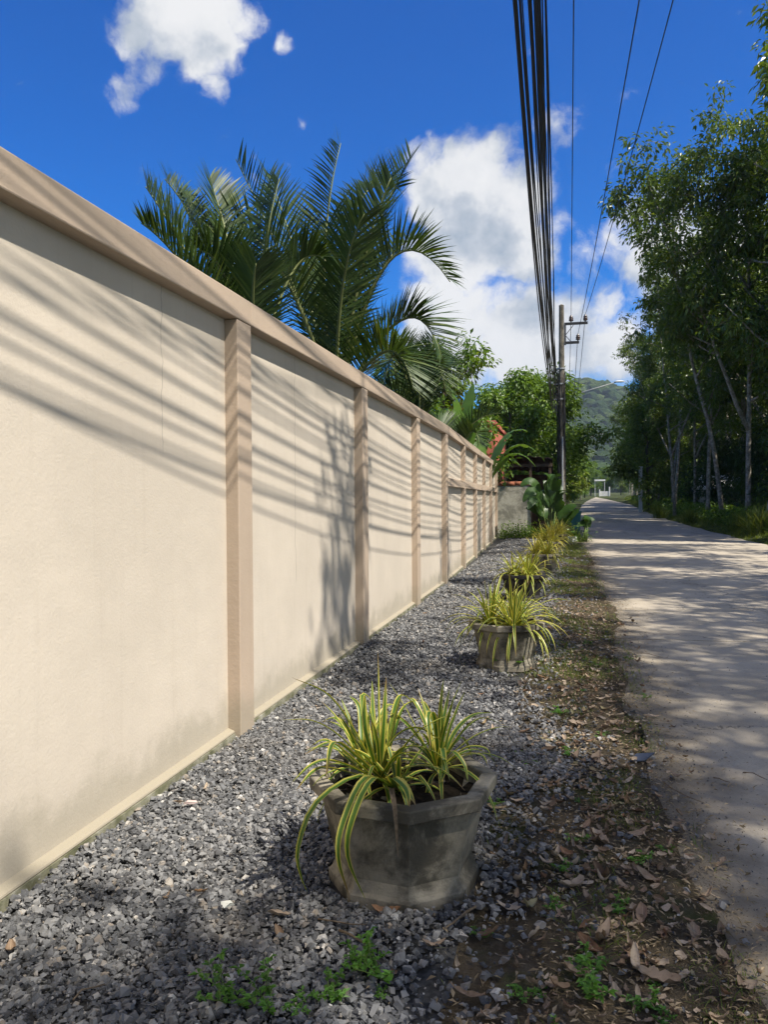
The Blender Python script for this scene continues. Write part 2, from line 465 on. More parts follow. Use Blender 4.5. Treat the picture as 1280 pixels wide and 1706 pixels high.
def mat_variegated(name, green, yellow, w):
    m, t, b = new_mat(name, 0.38, 0.45)
    u = t.node('ShaderNodeUVMap', uv_map='UVMap').outputs[0]
    s = xyz(t, u); p = world_pos(t)
    oi = t.node('ShaderNodeObjectInfo').outputs['Random']
    d = t.math('ABSOLUTE', t.math('SUBTRACT', s[0], 0.5))
    d = t.math('ADD', d, t.math('MULTIPLY', t.math('SUBTRACT', t.noise(t.vmath('MULTIPLY', p, (1, 1, 1)), 14, 2, 0.5), 0.5), 0.10))
    f = t.smooth(d, w, w + 0.09)
    g = t.mix(t.noise(p, 9, 3, 0.6), green, tuple(x * 1.9 for x in green))
    y = t.mix(oi, yellow, tuple(x * y for x, y in zip(yellow, (1.25, 1.1, 1.3))))
    c = t.mix(f, g, y)
    fine = t.node('ShaderNodeMath', operation='SINE'); t.put(fine.inputs[0], t.math('MULTIPLY', s[0], 48.0))
    c = t.mix(t.math('MULTIPLY', t.smooth(fine.outputs[0], 0.3, 1.0), 0.22), c, tuple(x * 1.1 for x in green))
    # brown dried tips on some leaves
    tipm = t.math('MULTIPLY', t.smooth(s[1], 0.80, 0.97), t.smooth(oi, 0.35, 0.6))
    c = t.mix(t.math('MULTIPLY', tipm, 0.9), c, (0.20, 0.12, 0.05))
    t.put(b.inputs['Base Color'], c)
    tr = t.node('ShaderNodeBsdfTranslucent'); t.put(tr.inputs['Color'], t.mix(1.0, c, (1.5, 1.4, 0.6), 'MULTIPLY'))
    mx = t.node('ShaderNodeMixShader'); mx.inputs[0].default_value = 0.25
    t.l.new(b.outputs[0], mx.inputs[1]); t.l.new(tr.outputs[0], mx.inputs[2])
    t.l.new(mx.outputs[0], t.n['Material Output'].inputs['Surface'])
    return m
M['varieg'] = mat_variegated('striped_green_and_yellow', (0.050, 0.105, 0.014), (0.43, 0.41, 0.07), 0.24)
M['varieg_mid'] = mat_variegated('striped_green_and_pale_yellow', (0.07, 0.14, 0.018), (0.50, 0.48, 0.09), 0.18)
M['varieg_pale'] = mat_variegated('striped_mostly_yellow', (0.11, 0.16, 0.02), (0.52, 0.47, 0.075), 0.13)

def mat_deadleaf():
    m, t, b = new_mat('dry_leaf', 0.75, 0.25)
    oi = t.math('FRACT', t.math('ADD', t.node('ShaderNodeObjectInfo').outputs['Random'], attr(t, 'rnd')))
    u = t.node('ShaderNodeUVMap', uv_map='UVMap').outputs[0]; s = xyz(t, u); p = world_pos(t)
    c = t.ramp(oi, [(0.0, (0.15, 0.095, 0.058)), (0.25, (0.28, 0.195, 0.125)), (0.5, (0.38, 0.29, 0.205)), (0.75, (0.46, 0.375, 0.28)), (0.92, (0.20, 0.105, 0.055)), (1.0, (0.30, 0.27, 0.15))])
    mid = t.smooth(t.math('ABSOLUTE', t.math('SUBTRACT', s[0], 0.5)), 0.035, 0.01)
    c = t.mix(t.math('MULTIPLY', mid, 0.5), c, (0.46, 0.36, 0.24))
    c = t.mix(t.math('MULTIPLY', t.smooth(t.noise(p, 55, 5, 0.7), 0.45, 0.7), 0.45), c, (0.10, 0.06, 0.035))
    t.put(b.inputs['Base Color'], c); bump(t, b, t.noise(p, 80, 4, 0.7), 0.5, 0.004)
    return m
M['deadleaf'] = mat_deadleaf()
M['cable'] = mat_plain('black_cable', (0.012, 0.012, 0.013), 0.55, 0.3, 6)
M['wire'] = mat_plain('weathered_wire', (0.035, 0.033, 0.036), 0.5, 0.3, 6)
M['steel'] = mat_plain('dark_galvanised_steel', (0.022, 0.022, 0.023), 0.6, 0.3, 20, 0.4)
M['steel_grey'] = mat_plain('grey_galvanised_steel', (0.30, 0.31, 0.32), 0.5, 0.25, 20, 0.5)
M['porcelain'] = mat_plain('brown_porcelain', (0.06, 0.028, 0.02), 0.25, 0.2, 30, 0.6)
M['twig'] = mat_plain('dry_twig', (0.16, 0.12, 0.08), 0.9, 0.4, 60, 0.1)
M['straw'] = mat_leaf('dry_straw', (0.11, 0.08, 0.045), (0.38, 0.30, 0.20), 0.8, 0.15, 0.15)
M['rust_tile'] = mat_plain('rust_red_coping', (0.27, 0.10, 0.055), 0.85, 0.4, 14, 0.2, 0.5)
M['shed_roof'] = mat_plain('old_dark_roofing', (0.045, 0.036, 0.03), 0.85, 0.5, 5, 0.2, 0.5)
M['wood_dark'] = mat_plain('dark_timber', (0.07, 0.05, 0.035), 0.9, 0.4, 12, 0.15, 0.5)
M['salmon'] = mat_plain('salmon_render', (0.52, 0.16, 0.115), 0.85, 0.12, 2.5, 0.2, 0.3)
M['glass'] = mat_plain('dark_window_glass', (0.03, 0.04, 0.045), 0.08, 0.2, 3, 0.6)
M['white_paint'] = mat_plain('white_paint', (0.68, 0.67, 0.64), 0.7, 0.12, 4, 0.3)
M['teal'] = mat_plain('teal_plastic', (0.008, 0.10, 0.10), 0.4, 0.2, 4, 0.5)
M['black_plastic'] = mat_plain('black_planter', (0.022, 0.02, 0.018), 0.6, 0.4, 12, 0.3, 0.4)
M['dust'] = mat_plain('washed_earth', (0.115, 0.09, 0.062), 0.97, 0.5, 70, 0.1)
M['pot_soil'] = mat_plain('potting_soil', (0.022, 0.017, 0.012), 0.97, 0.6, 60, 0.1, 1.0)
M['slate'] = mat_plain('blue_grey_shard', (0.055, 0.065, 0.085), 0.45, 0.2, 30, 0.5)
M['pink_stone'] = mat_plain('pale_pink_tile', (0.60, 0.47, 0.43), 0.7, 0.2, 30, 0.3)
M['rock_white'] = mat_plain('pale_painted_stone', (0.62, 0.62, 0.55), 0.85, 0.2, 14, 0.2, 0.5)

# ------------------------------------------------------------------ the setting
def gz(y):
    """the road climbs very gently in the distance"""
    a = max(0.0, y - 30.0)
    return 0.0095 * a * min(1.0, a / 60.0) if a < 400 else 0.0095 * 400

def road_c(y):
    a = max(0.0, y - 25.0)
    return 7.4 * (a / 165.0) ** 1.55 if a > 0 else 0.0
ROAD_L, ROAD_R = 0.38, 5.75

def build_ground():
    ys = [-60, -30, -12, 0, 10, 20, 30] + list(range(38, 200, 8)) + [220, 300, 420, 600, 900, 1400, 2200, 3600]
    xs = [-3000, -900, -300, -100, -40, -15, -6, -2.2, 0.3, 3, 6.2, 9, 16, 40, 100, 300, 900, 3000]
    V = []; F = []
    for y in ys:
        for x in xs: V.append((x, y, gz(y) - 0.06 + (0.0 if x < 7 else min(0.25, (x - 6.5) * 0.08) if x > 6.5 else 0)))
    n = len(xs)
    for j in range(len(ys) - 1):
        for i in range(n - 1): F.append((j * n + i, j * n + i + 1, (j + 1) * n + i + 1, (j + 1) * n + i))
    o = link('ground', np_mesh('ground', np.array(V), np.array(F), M['ground']))
    tag(o, 'green and earthy ground reaching away on both sides of the road', 'ground', kind='structure')

def build_road():
    road = empty('road'); tag(road, 'pale concrete lane running straight away between wall and trees', 'road', kind='structure')
    joints = [-6.0, 1.2, 7.85, 14.2, 21.0, 28.0, 36, 44, 52, 60, 70, 80, 90, 100, 112, 124, 136, 150, 165, 180, 195]
    rng = random.Random(3)
    for j in range(len(joints) - 1):
        y0, y1 = joints[j] + 0.016, joints[j + 1] - 0.016
        n = max(4, int((y1 - y0) / (0.35 if y0 < 20 else 1.5)))
        V = []; F = []
        L = []
        for i in range(n + 1):
            y = y0 + (y1 - y0) * i / n
            c = road_c(y); z = gz(y)
            l = ROAD_L + c + 0.05 * math.sin(y * 1.7) + 0.04 * math.sin(y * 4.1 + 1) + rng.uniform(-.015, .015)
            r = ROAD_R + c + 0.08 * math.sin(y * 0.9) + rng.uniform(-.03, .03)
            row = [(l, y, z - 0.10), (l, y, z + 0.008), (l + .03, y, z + 0.016), (l + 2.5, y, z + 0.035), (r - .03, y, z + 0.016), (r, y, z - 0.1)]
            L.append(len(V)); V += row
        for i in range(n):
            a, b = L[i], L[i + 1]
            for k in range(5): F.append((a + k, a + k + 1, b + k + 1, b + k))
        for a in (L[0], L[-1]):
            F.append(tuple(a + k for k in range(6)) if a == L[0] else tuple(a + 5 - k for k in range(6)))
        me = bpy.data.meshes.new('concrete_slab'); me.from_pydata(V, [], F); me.materials.append(M['road'])
        link('concrete_slab', me, road)
    return road

def build_beds():
    # gravel bed between wall and road
    V = []; F = []
    ys = np.linspace(-3, 27.2, 80)
    for y in ys:
        xl = -1.95 if y < 12.4 else -1.95 - (y - 12.4) * 0.026
        V += [(xl, y, 0.004), (-0.9, y, 0.010), (-0.15 + .12 * math.sin(y * 2.1) + .06 * math.sin(y * 5.3), y, 0.006)]
    for i in range(len(ys) - 1):
        for k in range(2): F.append((i * 3 + k, i * 3 + k + 1, i * 3 + k + 4, i * 3 + k + 3))
    tag(link('gravel_bed', np_mesh('gravel_bed', np.array(V), np.array(F), M['gravel_bed'])), 'grey gravel bed along the foot of the cream wall', 'gravel bed', kind='structure')
    # strip of earth between gravel and road, its right edge spilling unevenly over the slab
    V = []; F = []
    rng = np.random.default_rng(5)
    ys = np.arange(-3, 60, 0.10)
    ed = np.convolve(rng.normal(0, 1, len(ys) + 30), np.ones(9) / 9, 'same')[15:15 + len(ys)] * 0.10 + np.convolve(rng.normal(0, 1, len(ys) + 30), np.ones(3) / 3, 'same')[15:15 + len(ys)] * 0.03
    for i, y in enumerate(ys):
        c = road_c(y); z = gz(y)
        e = ROAD_L + c + 0.045 + ed[i] + 0.05 * math.sin(y * 0.8) + .010 * min(y, 12)
        V += [(-0.45 + c, y, z + .002), (-0.1 + c, y, z + 0.014), (0.25 + c, y, z + 0.026), (ROAD_L + c - .06, y, z + 0.026), (max(e, ROAD_L + c - .03), y, z + 0.0185 + .013 * max(0, (e - ROAD_L - c)) / 2.5)]
    n = 5
    for i in range(len(ys) - 1):
        for k in range(n - 1): F.append((i * n + k, i * n + k + 1, (i + 1) * n + k + 1, (i + 1) * n + k))
    tag(link('earth_strip', np_mesh('earth_strip', np.array(V), np.array(F), M['soil'])), 'strip of dark earth and moss along the road edge', 'verge', kind='structure')
    # bank on the other side
    V = []; F = []
    ys = np.arange(-14, 190, 1.0)
    prof = [(0.0, -0.02), (0.10, .03), (0.6, .10), (1.4, .24), (2.6, .30), (5.0, .30), (9.0, .28), (16.0, .26)]
    for y in ys:
        c = road_c(y); z = gz(y)
        w = 0.12 * math.sin(y * 1.3) + .08 * math.sin(y * 2.9)
        V += [(ROAD_R + c - .02 + w * (1 if k < 3 else .5) + dx, y, z + dz + .03 * math.sin(y * 1.9 + k)) for k, (dx, dz) in enumerate(prof)]
    n = len(prof)
    for i in range(len(ys) - 1):
        for k in range(n - 1): F.append((i * n + k, i * n + k + 1, (i + 1) * n + k + 1, (i + 1) * n + k))
    tag(link('verge_bank', np_mesh('verge_bank', np.array(V), np.array(F), M['ground'], smooth=True)), 'low overgrown bank along the far side of the road', 'verge', kind='structure')

def ico_stones():
    rng = np.random.default_rng(2)
    cube = np.array([(x, y, z) for z in (-1, 1) for y in (-1, 1) for x in (-1, 1)], dtype=float)
    shapes = []
    for _ in range(24):
        v = cube * (1 + rng.uniform(-.45, .25, (8, 3)))
        v[4:] *= np.array([rng.uniform(.35, .9), rng.uniform(.35, .9), 1]) ; v[4:, :2] += rng.uniform(-.25, .25, 2)
        shapes.append(v * np.array([1, rng.uniform(.55, .95), rng.uniform(.30, .62)]))
    F = np.array([(0, 2, 3, 1), (4, 5, 7, 6), (0, 1, 5, 4), (1, 3, 7, 5), (3, 2, 6, 7), (2, 0, 4, 6)])
    return np.array(shapes), F

def scatter_stones(name, P, size, seed, rnd=None):
    """P (n,3) positions, size (n,) half-lengths"""
    rng = np.random.default_rng(seed)
    S, F = ico_stones()
    n = len(P)
    v = S[rng.integers(0, len(S), n)] * size[:, None, None]
    # random rotation: yaw plus a strong tilt
    a = rng.uniform(0, 2 * np.pi, n); b = rng.normal(0, .45, n); c = rng.normal(0, .45, n)
    def R(ax, t):
        ct, st = np.cos(t), np.sin(t); z = np.zeros(n); o = np.ones(n)
        m = {'z': [ct, -st, z, st, ct, z, z, z, o], 'x': [o, z, z, z, ct, -st, z, st, ct], 'y': [ct, z, st, z, o, z, -st, z, ct]}[ax]
        return np.stack(m, 1).reshape(n, 3, 3)
    m = R('z', a) @ R('x', b) @ R('y', c)
    v = np.einsum('nij,nkj->nki', m, v) + P[:, None, :]
    V = v.reshape(-1, 3); Fa = (F[None] + 8 * np.arange(n)[:, None, None]).reshape(-1, 4)
    r = rng.uniform(0, 1, n) if rnd is None else rnd
    o = link(name, np_mesh(name, V, Fa, M['gravel'], attrs={'rnd': np.repeat(r, 8)}))
    return o

def build_gravel():
    rng = np.random.default_rng(11)
    P = []; S = []
    def zone(n, y0, y1, smin, smax, zmax):
        y = rng.uniform(y0, y1, n); x = rng.uniform(-1.86, 0.55, n)
        keep = np.ones(n, bool)
        # thins out towards the road in an uneven line
        e = -0.30 + 0.16 * np.sin(y * 1.9) + 0.1 * np.sin(y * 4.7 + 1) + rng.normal(0, .13, n)
        thin = rng.uniform(0, 1, n)
        keep &= (x < e) | (thin < np.clip(0.22 - (x - e) * 0.40, 0.012, 1))
        x2 = x[keep]; y2 = y[keep]; k = len(x2)
        xl = np.where(y2 < 12.4, -1.80, -1.80 - (y2 - 12.4) * .026)
        ok = x2 > xl + (-.04)
        for (qx, qy, qr) in ((-.573, 2.745, .285), (-.46, 6.37, .26), (-.53, 10.55, .27), (-.36, 14.3, .26)):
            ok &= np.hypot(x2 - qx, y2 - qy) > qr
        x2 = x2[ok]; y2 = y2[ok]; k = len(x2)
        s = rng.uniform(0, 1, k) ** 1.9 * (smax - smin) + smin
        lump = 0.012 * np.sin(x2 * 5 + np.sin(y2 * 3)) * np.sin(y2 * 4.3) + .010
        z = rng.uniform(0.002, zmax, k) + np.clip(lump, 0, 1)
        z = np.where(x2 > -0.2, z * .35 + .022, z)
        P.append(np.stack([x2, y2, z], 1)); S.append(s)
    zone(70000, 0.9, 5.2, .0055, .0180, .026)
    zone(22000, 0.9, 4.2, .0028, .0062, .03)
    zone(36000, 5.2, 10.5, .008, .018, .026)
    zone(26000, 10.5, 27.0, .017, .034, .03)
    o = scatter_stones('gravel', np.concatenate(P), np.concatenate(S), 3)
    tag(o, 'loose crushed grey gravel lying between the wall and the road', 'gravel', kind='stuff')

# ---- the cream boundary wall
PIL = [1.52, 4.32, 7.14, 9.90, 12.40, 15.35, 18.1, 20.9, 23.7, 26.6]     # far edge of each pilaster
KINK = 12.40
def wall_xy(s, x):
    if s <= KINK: return (x, s)
    a = math.radians(1.5); d = s - KINK
    return (-1.82 + (x + 1.82) * math.cos(a) - d * math.sin(a), KINK + d * math.cos(a) + (x + 1.82) * math.sin(a))

def wall_box(mb, x0, x1, s0, s1, z0, z1, nseg=1):
    cs = [wall_xy(s, x) for s in (s0, s1) for x in (x0, x1)]
    vs = [(*cs[0], z0), (*cs[1], z0), (*cs[3], z0), (*cs[2], z0), (*cs[0], z1), (*cs[1], z1), (*cs[3], z1), (*cs[2], z1)]
    mb.add(vs, [(3, 2, 1, 0), (4, 5, 6, 7), (0, 1, 5, 4), (1, 2, 6, 5), (2, 3, 7, 6), (3, 0, 4, 7)])

def build_wall():
    w = empty('boundary_wall', (0, 0, 0))
    tag(w, 'long cream rendered boundary wall with tan pilasters and top beam', 'wall')
    XO, XP = -1.82, -1.90          # outer face of pilasters and beam, face of the panels
    H = 2.58
    ends = [-2.0] + PIL
    PW = 0.20
    for i in range(len(PIL)):
        s1 = PIL[i]; s0 = s1 - PW
        prev = ends[i]
        two = i >= 5
        # panel between the previous pilaster and this one
        m = MB(); wall_box(m, XP - .09, XP, prev - .012, s0 + .012, 0.05, H - .13)
        m.build('panel', M['panel'], w)
        m = MB(); wall_box(m, XP - .16, XO, s0, s1, -0.03, H - .142)
        m.build('pilaster', M['trim'], w, bevel=0.006)
        m = MB(); wall_box(m, XP - .17, XO + .003, prev if i else -2.0, s1, H - .14, H)
        m.build('top_beam', M['trim'], w, bevel=0.007)
        # sloped cream ledge over the footing
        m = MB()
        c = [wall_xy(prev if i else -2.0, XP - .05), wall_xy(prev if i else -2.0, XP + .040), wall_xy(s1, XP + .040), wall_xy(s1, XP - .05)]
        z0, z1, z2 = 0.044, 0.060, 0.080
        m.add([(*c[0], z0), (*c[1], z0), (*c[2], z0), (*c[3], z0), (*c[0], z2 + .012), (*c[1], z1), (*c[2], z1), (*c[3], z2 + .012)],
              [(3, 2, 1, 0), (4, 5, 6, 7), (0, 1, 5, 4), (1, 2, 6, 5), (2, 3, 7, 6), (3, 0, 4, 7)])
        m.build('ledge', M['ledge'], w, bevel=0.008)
        m = MB()
        n = 12; rng = random.Random(i)
        rows = []
        for k in range(n + 1):
            s = (prev if i else -2.0) + (s1 - (prev if i else -2.0)) * k / n
            d = rng.uniform(-.008, .012)
            rows.append([(*wall_xy(s, XP - .05), -.05), (*wall_xy(s, XP + .052 + d), -.05), (*wall_xy(s, XP + .044 + d * .4), .046), (*wall_xy(s, XP - .05), .046)])
        vs = [p for r in rows for p in r]; fs = []
        for k in range(n):
            for q in range(3): fs.append((k * 4 + q, k * 4 + q + 1, k * 4 + 5 + q, k * 4 + 4 + q))
        m.add(vs, fs); m.build('footing', M['footing'], w)
        if two:
            m = MB(); wall_box(m, XP - .03, XO - .004, prev + .002, s0 - .002, 1.60, 1.74)
            m.build('middle_beam', M['trim'], w, bevel=0.006)
    return w

# ---- plants: generic generators
def leaf_quads(C, D, N, L, W):
    """folded rhombic leaves: centre base C, direction D, normal N, length L, width W -> V,F"""
    n = len(C)
    D = D / np.linalg.norm(D, axis=1, keepdims=True)
    S = np.cross(D, N); S /= (np.linalg.norm(S, axis=1, keepdims=True) + 1e-9)
    U = np.cross(S, D)
    mid = C + D * (L * .48)[:, None] + U * (W * .22)[:, None]
    a = C; tip = C + D * L[:, None] - U * (L * .10)[:, None]
    l = mid + S * (W * .5)[:, None]; r = mid - S * (W * .5)[:, None]
    V = np.stack([a, r, tip, l], 1).reshape(-1, 3)
    b = 4 * np.arange(n)[:, None]
    F = np.concatenate([b + np.array([0, 1, 2]), b + np.array([0, 2, 3])], 0)
    return V, F

def rand_dirs(rng, n):
    v = rng.normal(size=(n, 3)); return v / np.linalg.norm(v, axis=1, keepdims=True)

def make_tree_meshes(seed, H, crown0, spread, leafmat, barkmat, n_limb=7, n_twig=5, leaves=26, ll=0.19, lw=0.075, r0=0.098, lean=0.5, up=1.0, fork=False, cl=0.42, sub=4, droop=0.55):
    """slender tree: curved trunk, limbs, branches, leaf clusters hung at the twig ends"""
    R = random.Random(seed); rng = np.random.default_rng(seed)
    wood = MB(); tips = []
    def path(p, d, L, n, wob, upb):
        pts = [Vector(p)]; d = Vector(d).normalized()
        for i in range(n):
            d = (d + Vector((R.gauss(0, wob), R.gauss(0, wob), R.gauss(0, wob) + upb))).normalized()
            pts.append(pts[-1] + d * (L / n))
        return pts
    trunks = []
    base = path((0, 0, -0.3), (R.uniform(-.05, .05) * lean, R.uniform(-.05, .05) * lean, 1), H * .97, 12, .035 * lean, .02)
    rad = [r0 * (1 - .90 * (i / 12) ** 1.1) + .008 for i in range(13)]; rad[0] *= 1.25
    wood.tube(base, rad, 9); trunks.append((base, rad))
    if fork:
        k = R.choice((3, 4)); a = R.uniform(0, 6.28)
        p2 = path(base[k], (math.cos(a) * .55, math.sin(a) * .55, 1), H * .62, 9, .05, .05)
        r2 = [rad[k] * .8 * (1 - .88 * i / 9) + .008 for i in range(10)]
        wood.tube(p2, r2, 8); trunks.append((p2, r2))
    for (tp, tr) in trunks:
        n = len(tp) - 1
        for i in range(n_limb):
            f = crown0 + (1 - crown0) * (i + R.uniform(0, .8)) / n_limb
            f = min(f, .985); k = min(int(f * n), n - 1); q = f * n - k
            p = tp[k].lerp(tp[k + 1], q); r = tr[k] * (1 - q) + tr[k + 1] * q
            a = R.uniform(0, 6.283) if i else R.uniform(0, 6.28)
            rel = (f - crown0) / (1 - crown0)
            L = spread * (0.55 + .6 * math.sin(math.pi * min(1, .18 + .75 * rel))) * R.uniform(.7, 1.15)
            el = .35 + .5 * rel * up + R.uniform(-.15, .2)
            limb = path(p, (math.cos(a), math.sin(a), el), L, 6, .12, .05)
            rr = max(.012, min(r * .55, .06))
            wood.tube(limb, [rr * (1 - .8 * j / 6) + .004 for j in range(7)], 5)
            for j in range(n_twig):
                g = .30 + .70 * (j + R.random()) / n_twig
                kk = min(int(g * 6), 5); pp = limb[kk].lerp(limb[kk + 1], g * 6 - kk)
                dd = Vector((R.gauss(0, 1), R.gauss(0, 1), R.gauss(.25, .6))).normalized()
                tw = path(pp, dd, R.uniform(.5, 1.0) * spread * .36, 3, .2, .0)
                wood.tube(tw, [.010, .008, .006, .004], 4, cap=False)
                for s in range(sub):
                    b = tw[1 + s % 3] + Vector((R.gauss(0, 1), R.gauss(0, 1), R.gauss(0, .8))) * cl * .55
                    tips.append(b)
                tips.append(tw[-1])
        tips += [tp[-1] + Vector((R.gauss(0, .3), R.gauss(0, .3), R.gauss(0, .2))) for _ in range(5)]
    T = np.array([tuple(p) for p in tips])
    n = len(T) * leaves
    C = np.repeat(T, leaves, 0)
    out = rand_dirs(rng, n); out[:, 2] = out[:, 2] * .7
    C = C + out * (rng.uniform(0, 1, n) ** .5 * cl)[:, None]
    D = out + rand_dirs(rng, n) * .6; D[:, 2] -= droop
    N = rand_dirs(rng, n) * .55 + np.array([0, 0, 1.0])
    L = rng.uniform(.65, 1.2, n) * ll
    V, F = leaf_quads(C, D, N, L, L * (lw / ll) * rng.uniform(.85, 1.15, n))
    r = np.clip(np.repeat(rng.uniform(0, 1, len(T)) * .55, leaves) + rng.uniform(0, .45, n), 0, 1)
    crown = np_mesh('crown', V, F, leafmat, attrs={'rnd': np.repeat(r, 4)})
    return wood.mesh('trunk', barkmat, smooth=True), crown

def place_tree(name, meshes, loc, rz, sc, label, group=None, cat='tree'):
    t = empty(name, loc, rz); t.scale = (sc[0], sc[0], sc[1]) if hasattr(sc, '__len__') else (sc,) * 3
    link('trunk', meshes[0], t); link('crown', meshes[1], t)
    return tag(t, label, cat, group)

def build_right_trees():
    rub = [make_tree_meshes(21, 14.0, .30, 2.6, M['rubber_leaf'], M['bark'], 13, 5, 18, ll=.225, lw=.09, cl=.33, fork=True),
           make_tree_meshes(22, 14.0, .34, 2.4, M['rubber_leaf'], M['bark'], 12, 5, 18, ll=.225, lw=.09, cl=.33, lean=1.2),
           make_tree_meshes(23, 14.0, .27, 2.7, M['rubber_leaf'], M['bark'], 14, 5, 17, ll=.225, lw=.09, cl=.33, fork=True, lean=1.3),
           make_tree_meshes(24, 14.0, .36, 2.3, M['rubber_leaf'], M['bark'], 12, 5, 19, ll=.225, lw=.09, cl=.33),
           make_tree_meshes(25, 14.0, .32, 2.5, M['rubber_leaf'], M['bark'], 12, 5, 18, ll=.225, lw=.09, cl=.33, fork=True, lean=.8)]
    R = random.Random(12)
    named = {0: 'pale mottled tree with a slanting side limb, nearest the right edge of the photo',
             1: 'straight pale mottled trunk left of the forked tree at the right edge',
             2: 'dark leaning trunk with a Y fork beside the straight pale trunk',
             3: 'slim tree with several upright pale stems left of the leaning forked trunk'}
    # the trunks one can pick out
    front = [(pt(1246, 860, 34), 1.30, 0), (pt(1206, 860, 37), 1.20, 1), (pt(1180, 862, 40), 1.16, 2), (pt(1125, 850, 48), 1.18, 4)]
    for i, (p, s, k) in enumerate(front):
        place_tree('rubber_tree', rub[k], (p.x, p.y, gz(p.y) + .25), R.uniform(0, 6.28), (s * (.78 if i == 3 else .92), s), named[i], 'slender trees along the right side of the road')
    # the near end of the row: outside the frame, it shades road and gravel
    rnd_ = [make_tree_meshes(71, 13.4, .58, 2.75, M['rubber_leaf'], M['bark'], 11, 5, 12, ll=.22, lw=.09, up=.5, cl=.34),
            make_tree_meshes(72, 13.4, .60, 2.75, M['rubber_leaf'], M['bark'], 10, 5, 12, ll=.22, lw=.09, fork=True, up=.5, cl=.34)]
    for i, (x, y, s) in enumerate(((8.7, -9.0, 1.0), (8.5, -5.4, 1.0), (7.75, -2.4, 1.0), (8.8, -.8, .99), (9.5, 1.9, .98), (8.6, 4.7, .97), (8.4, 8.3, .97), (8.7, 11.8, 1.0), (8.5, 15.4, 1.0), (8.8, 19.0, 1.0))):
        place_tree('rubber_tree', rnd_[i % 2], (x, y, .2), R.uniform(0, 6.28), s,
                   'tree of the near row shading the gravel and road', 'slender trees along the right side of the road')
    for (x, y, s, lab) in ((8.6, 22.6, 1.12, 'nearest roadside tree in view, its crown cut by the right edge'), (6.9, 29.3, 1.60, 'tall tree whose leaves reach the top right corner'), (8.2, 25.6, 1.5, 'highest leafy crown cut by the top right edge of the photo'), (8.3, 33.0, 1.42, 'tall leafy tree just behind the one in the top right corner')):
        place_tree('rubber_tree', rub[R.randrange(5)], (x, y, .2), R.uniform(0, 6.28), (s * .92, s), lab, 'slender trees along the right side of the road')
    y = 53.0
    while y < 150:
        x = 7.4 + road_c(y) + R.uniform(-.5, .7)
        s = R.uniform(1.12, 1.3) if y < 75 else R.uniform(.8, 1.1)
        place_tree('rubber_tree', rub[R.randrange(5)], (x, y, gz(y) + .2), R.uniform(0, 6.28), (s * .82, s),
                   'distant slender tree in the row along the right road edge', 'slender trees along the right side of the road')
        y += R.uniform(4.2, 6.2)
    for row, xr in enumerate((11.0, 14.8, 19.5, 25.0)):
        y = 6.0 + row * 3
        while y < 105:
            if y > 20 + row * 5:
                s = R.uniform(1.1, 1.35)
                place_tree('rubber_tree', rub[R.randrange(5)], (xr + road_c(y) + R.uniform(-.7, .7), y, gz(y) + .2), R.uniform(0, 6.28), (s, s),
                           'slender tree standing deeper in the shaded plantation at right', 'trees deep in the plantation')
            y += R.uniform(4.5, 7.0)
    # understory: dense dark shrubs between the trunks
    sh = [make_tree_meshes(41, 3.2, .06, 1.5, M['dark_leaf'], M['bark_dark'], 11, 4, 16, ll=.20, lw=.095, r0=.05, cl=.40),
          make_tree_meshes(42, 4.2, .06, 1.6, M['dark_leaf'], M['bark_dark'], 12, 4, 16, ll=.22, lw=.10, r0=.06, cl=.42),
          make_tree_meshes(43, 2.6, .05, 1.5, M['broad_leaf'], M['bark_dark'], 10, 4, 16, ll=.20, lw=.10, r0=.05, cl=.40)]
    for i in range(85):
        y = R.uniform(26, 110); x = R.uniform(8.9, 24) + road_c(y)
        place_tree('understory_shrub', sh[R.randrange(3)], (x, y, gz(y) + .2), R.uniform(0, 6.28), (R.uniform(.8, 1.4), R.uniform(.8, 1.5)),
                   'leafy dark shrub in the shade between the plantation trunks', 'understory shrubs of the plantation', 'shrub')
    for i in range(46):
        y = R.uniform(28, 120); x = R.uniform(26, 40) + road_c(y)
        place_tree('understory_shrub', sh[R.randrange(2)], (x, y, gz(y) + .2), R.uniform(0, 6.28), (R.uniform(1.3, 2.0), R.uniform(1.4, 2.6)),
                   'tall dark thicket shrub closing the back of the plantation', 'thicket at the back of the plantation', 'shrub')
    # light green trees further along the lane
    yl = [make_tree_meshes(51, 8.0, .15, 2.6, M['yellow_leaf'], M['bark_dark'], 13, 5, 20, ll=.30, lw=.14, r0=.12, cl=.55),
          make_tree_meshes(52, 8.5, .12, 2.8, M['broad_leaf'], M['bark_dark'], 14, 5, 20, ll=.30, lw=.14, r0=.12, cl=.55)]
    for i, (x, y, s, k) in enumerate(((6.2, 66, 1.15, 0), (7.2, 74, 1.2, 0), (8.0, 83, 1.05, 1), (9.3, 94, 1.1, 0), (10.5, 108, 1.1, 1), (13, 125, 1.2, 0), (14.5, 142, 1.2, 1), (16, 165, 1.4, 0))):
        place_tree('roadside_tree', yl[k], (x + road_c(y) * .6, y, gz(y)), R.uniform(0, 6.28), s,
                   ('sunlit yellow-green tree leaning over the lane beyond the dark plantation' if i == 0 else 'light green bushy tree lining the right side of the lane far off'), 'green trees far along the lane')
    return yl, sh

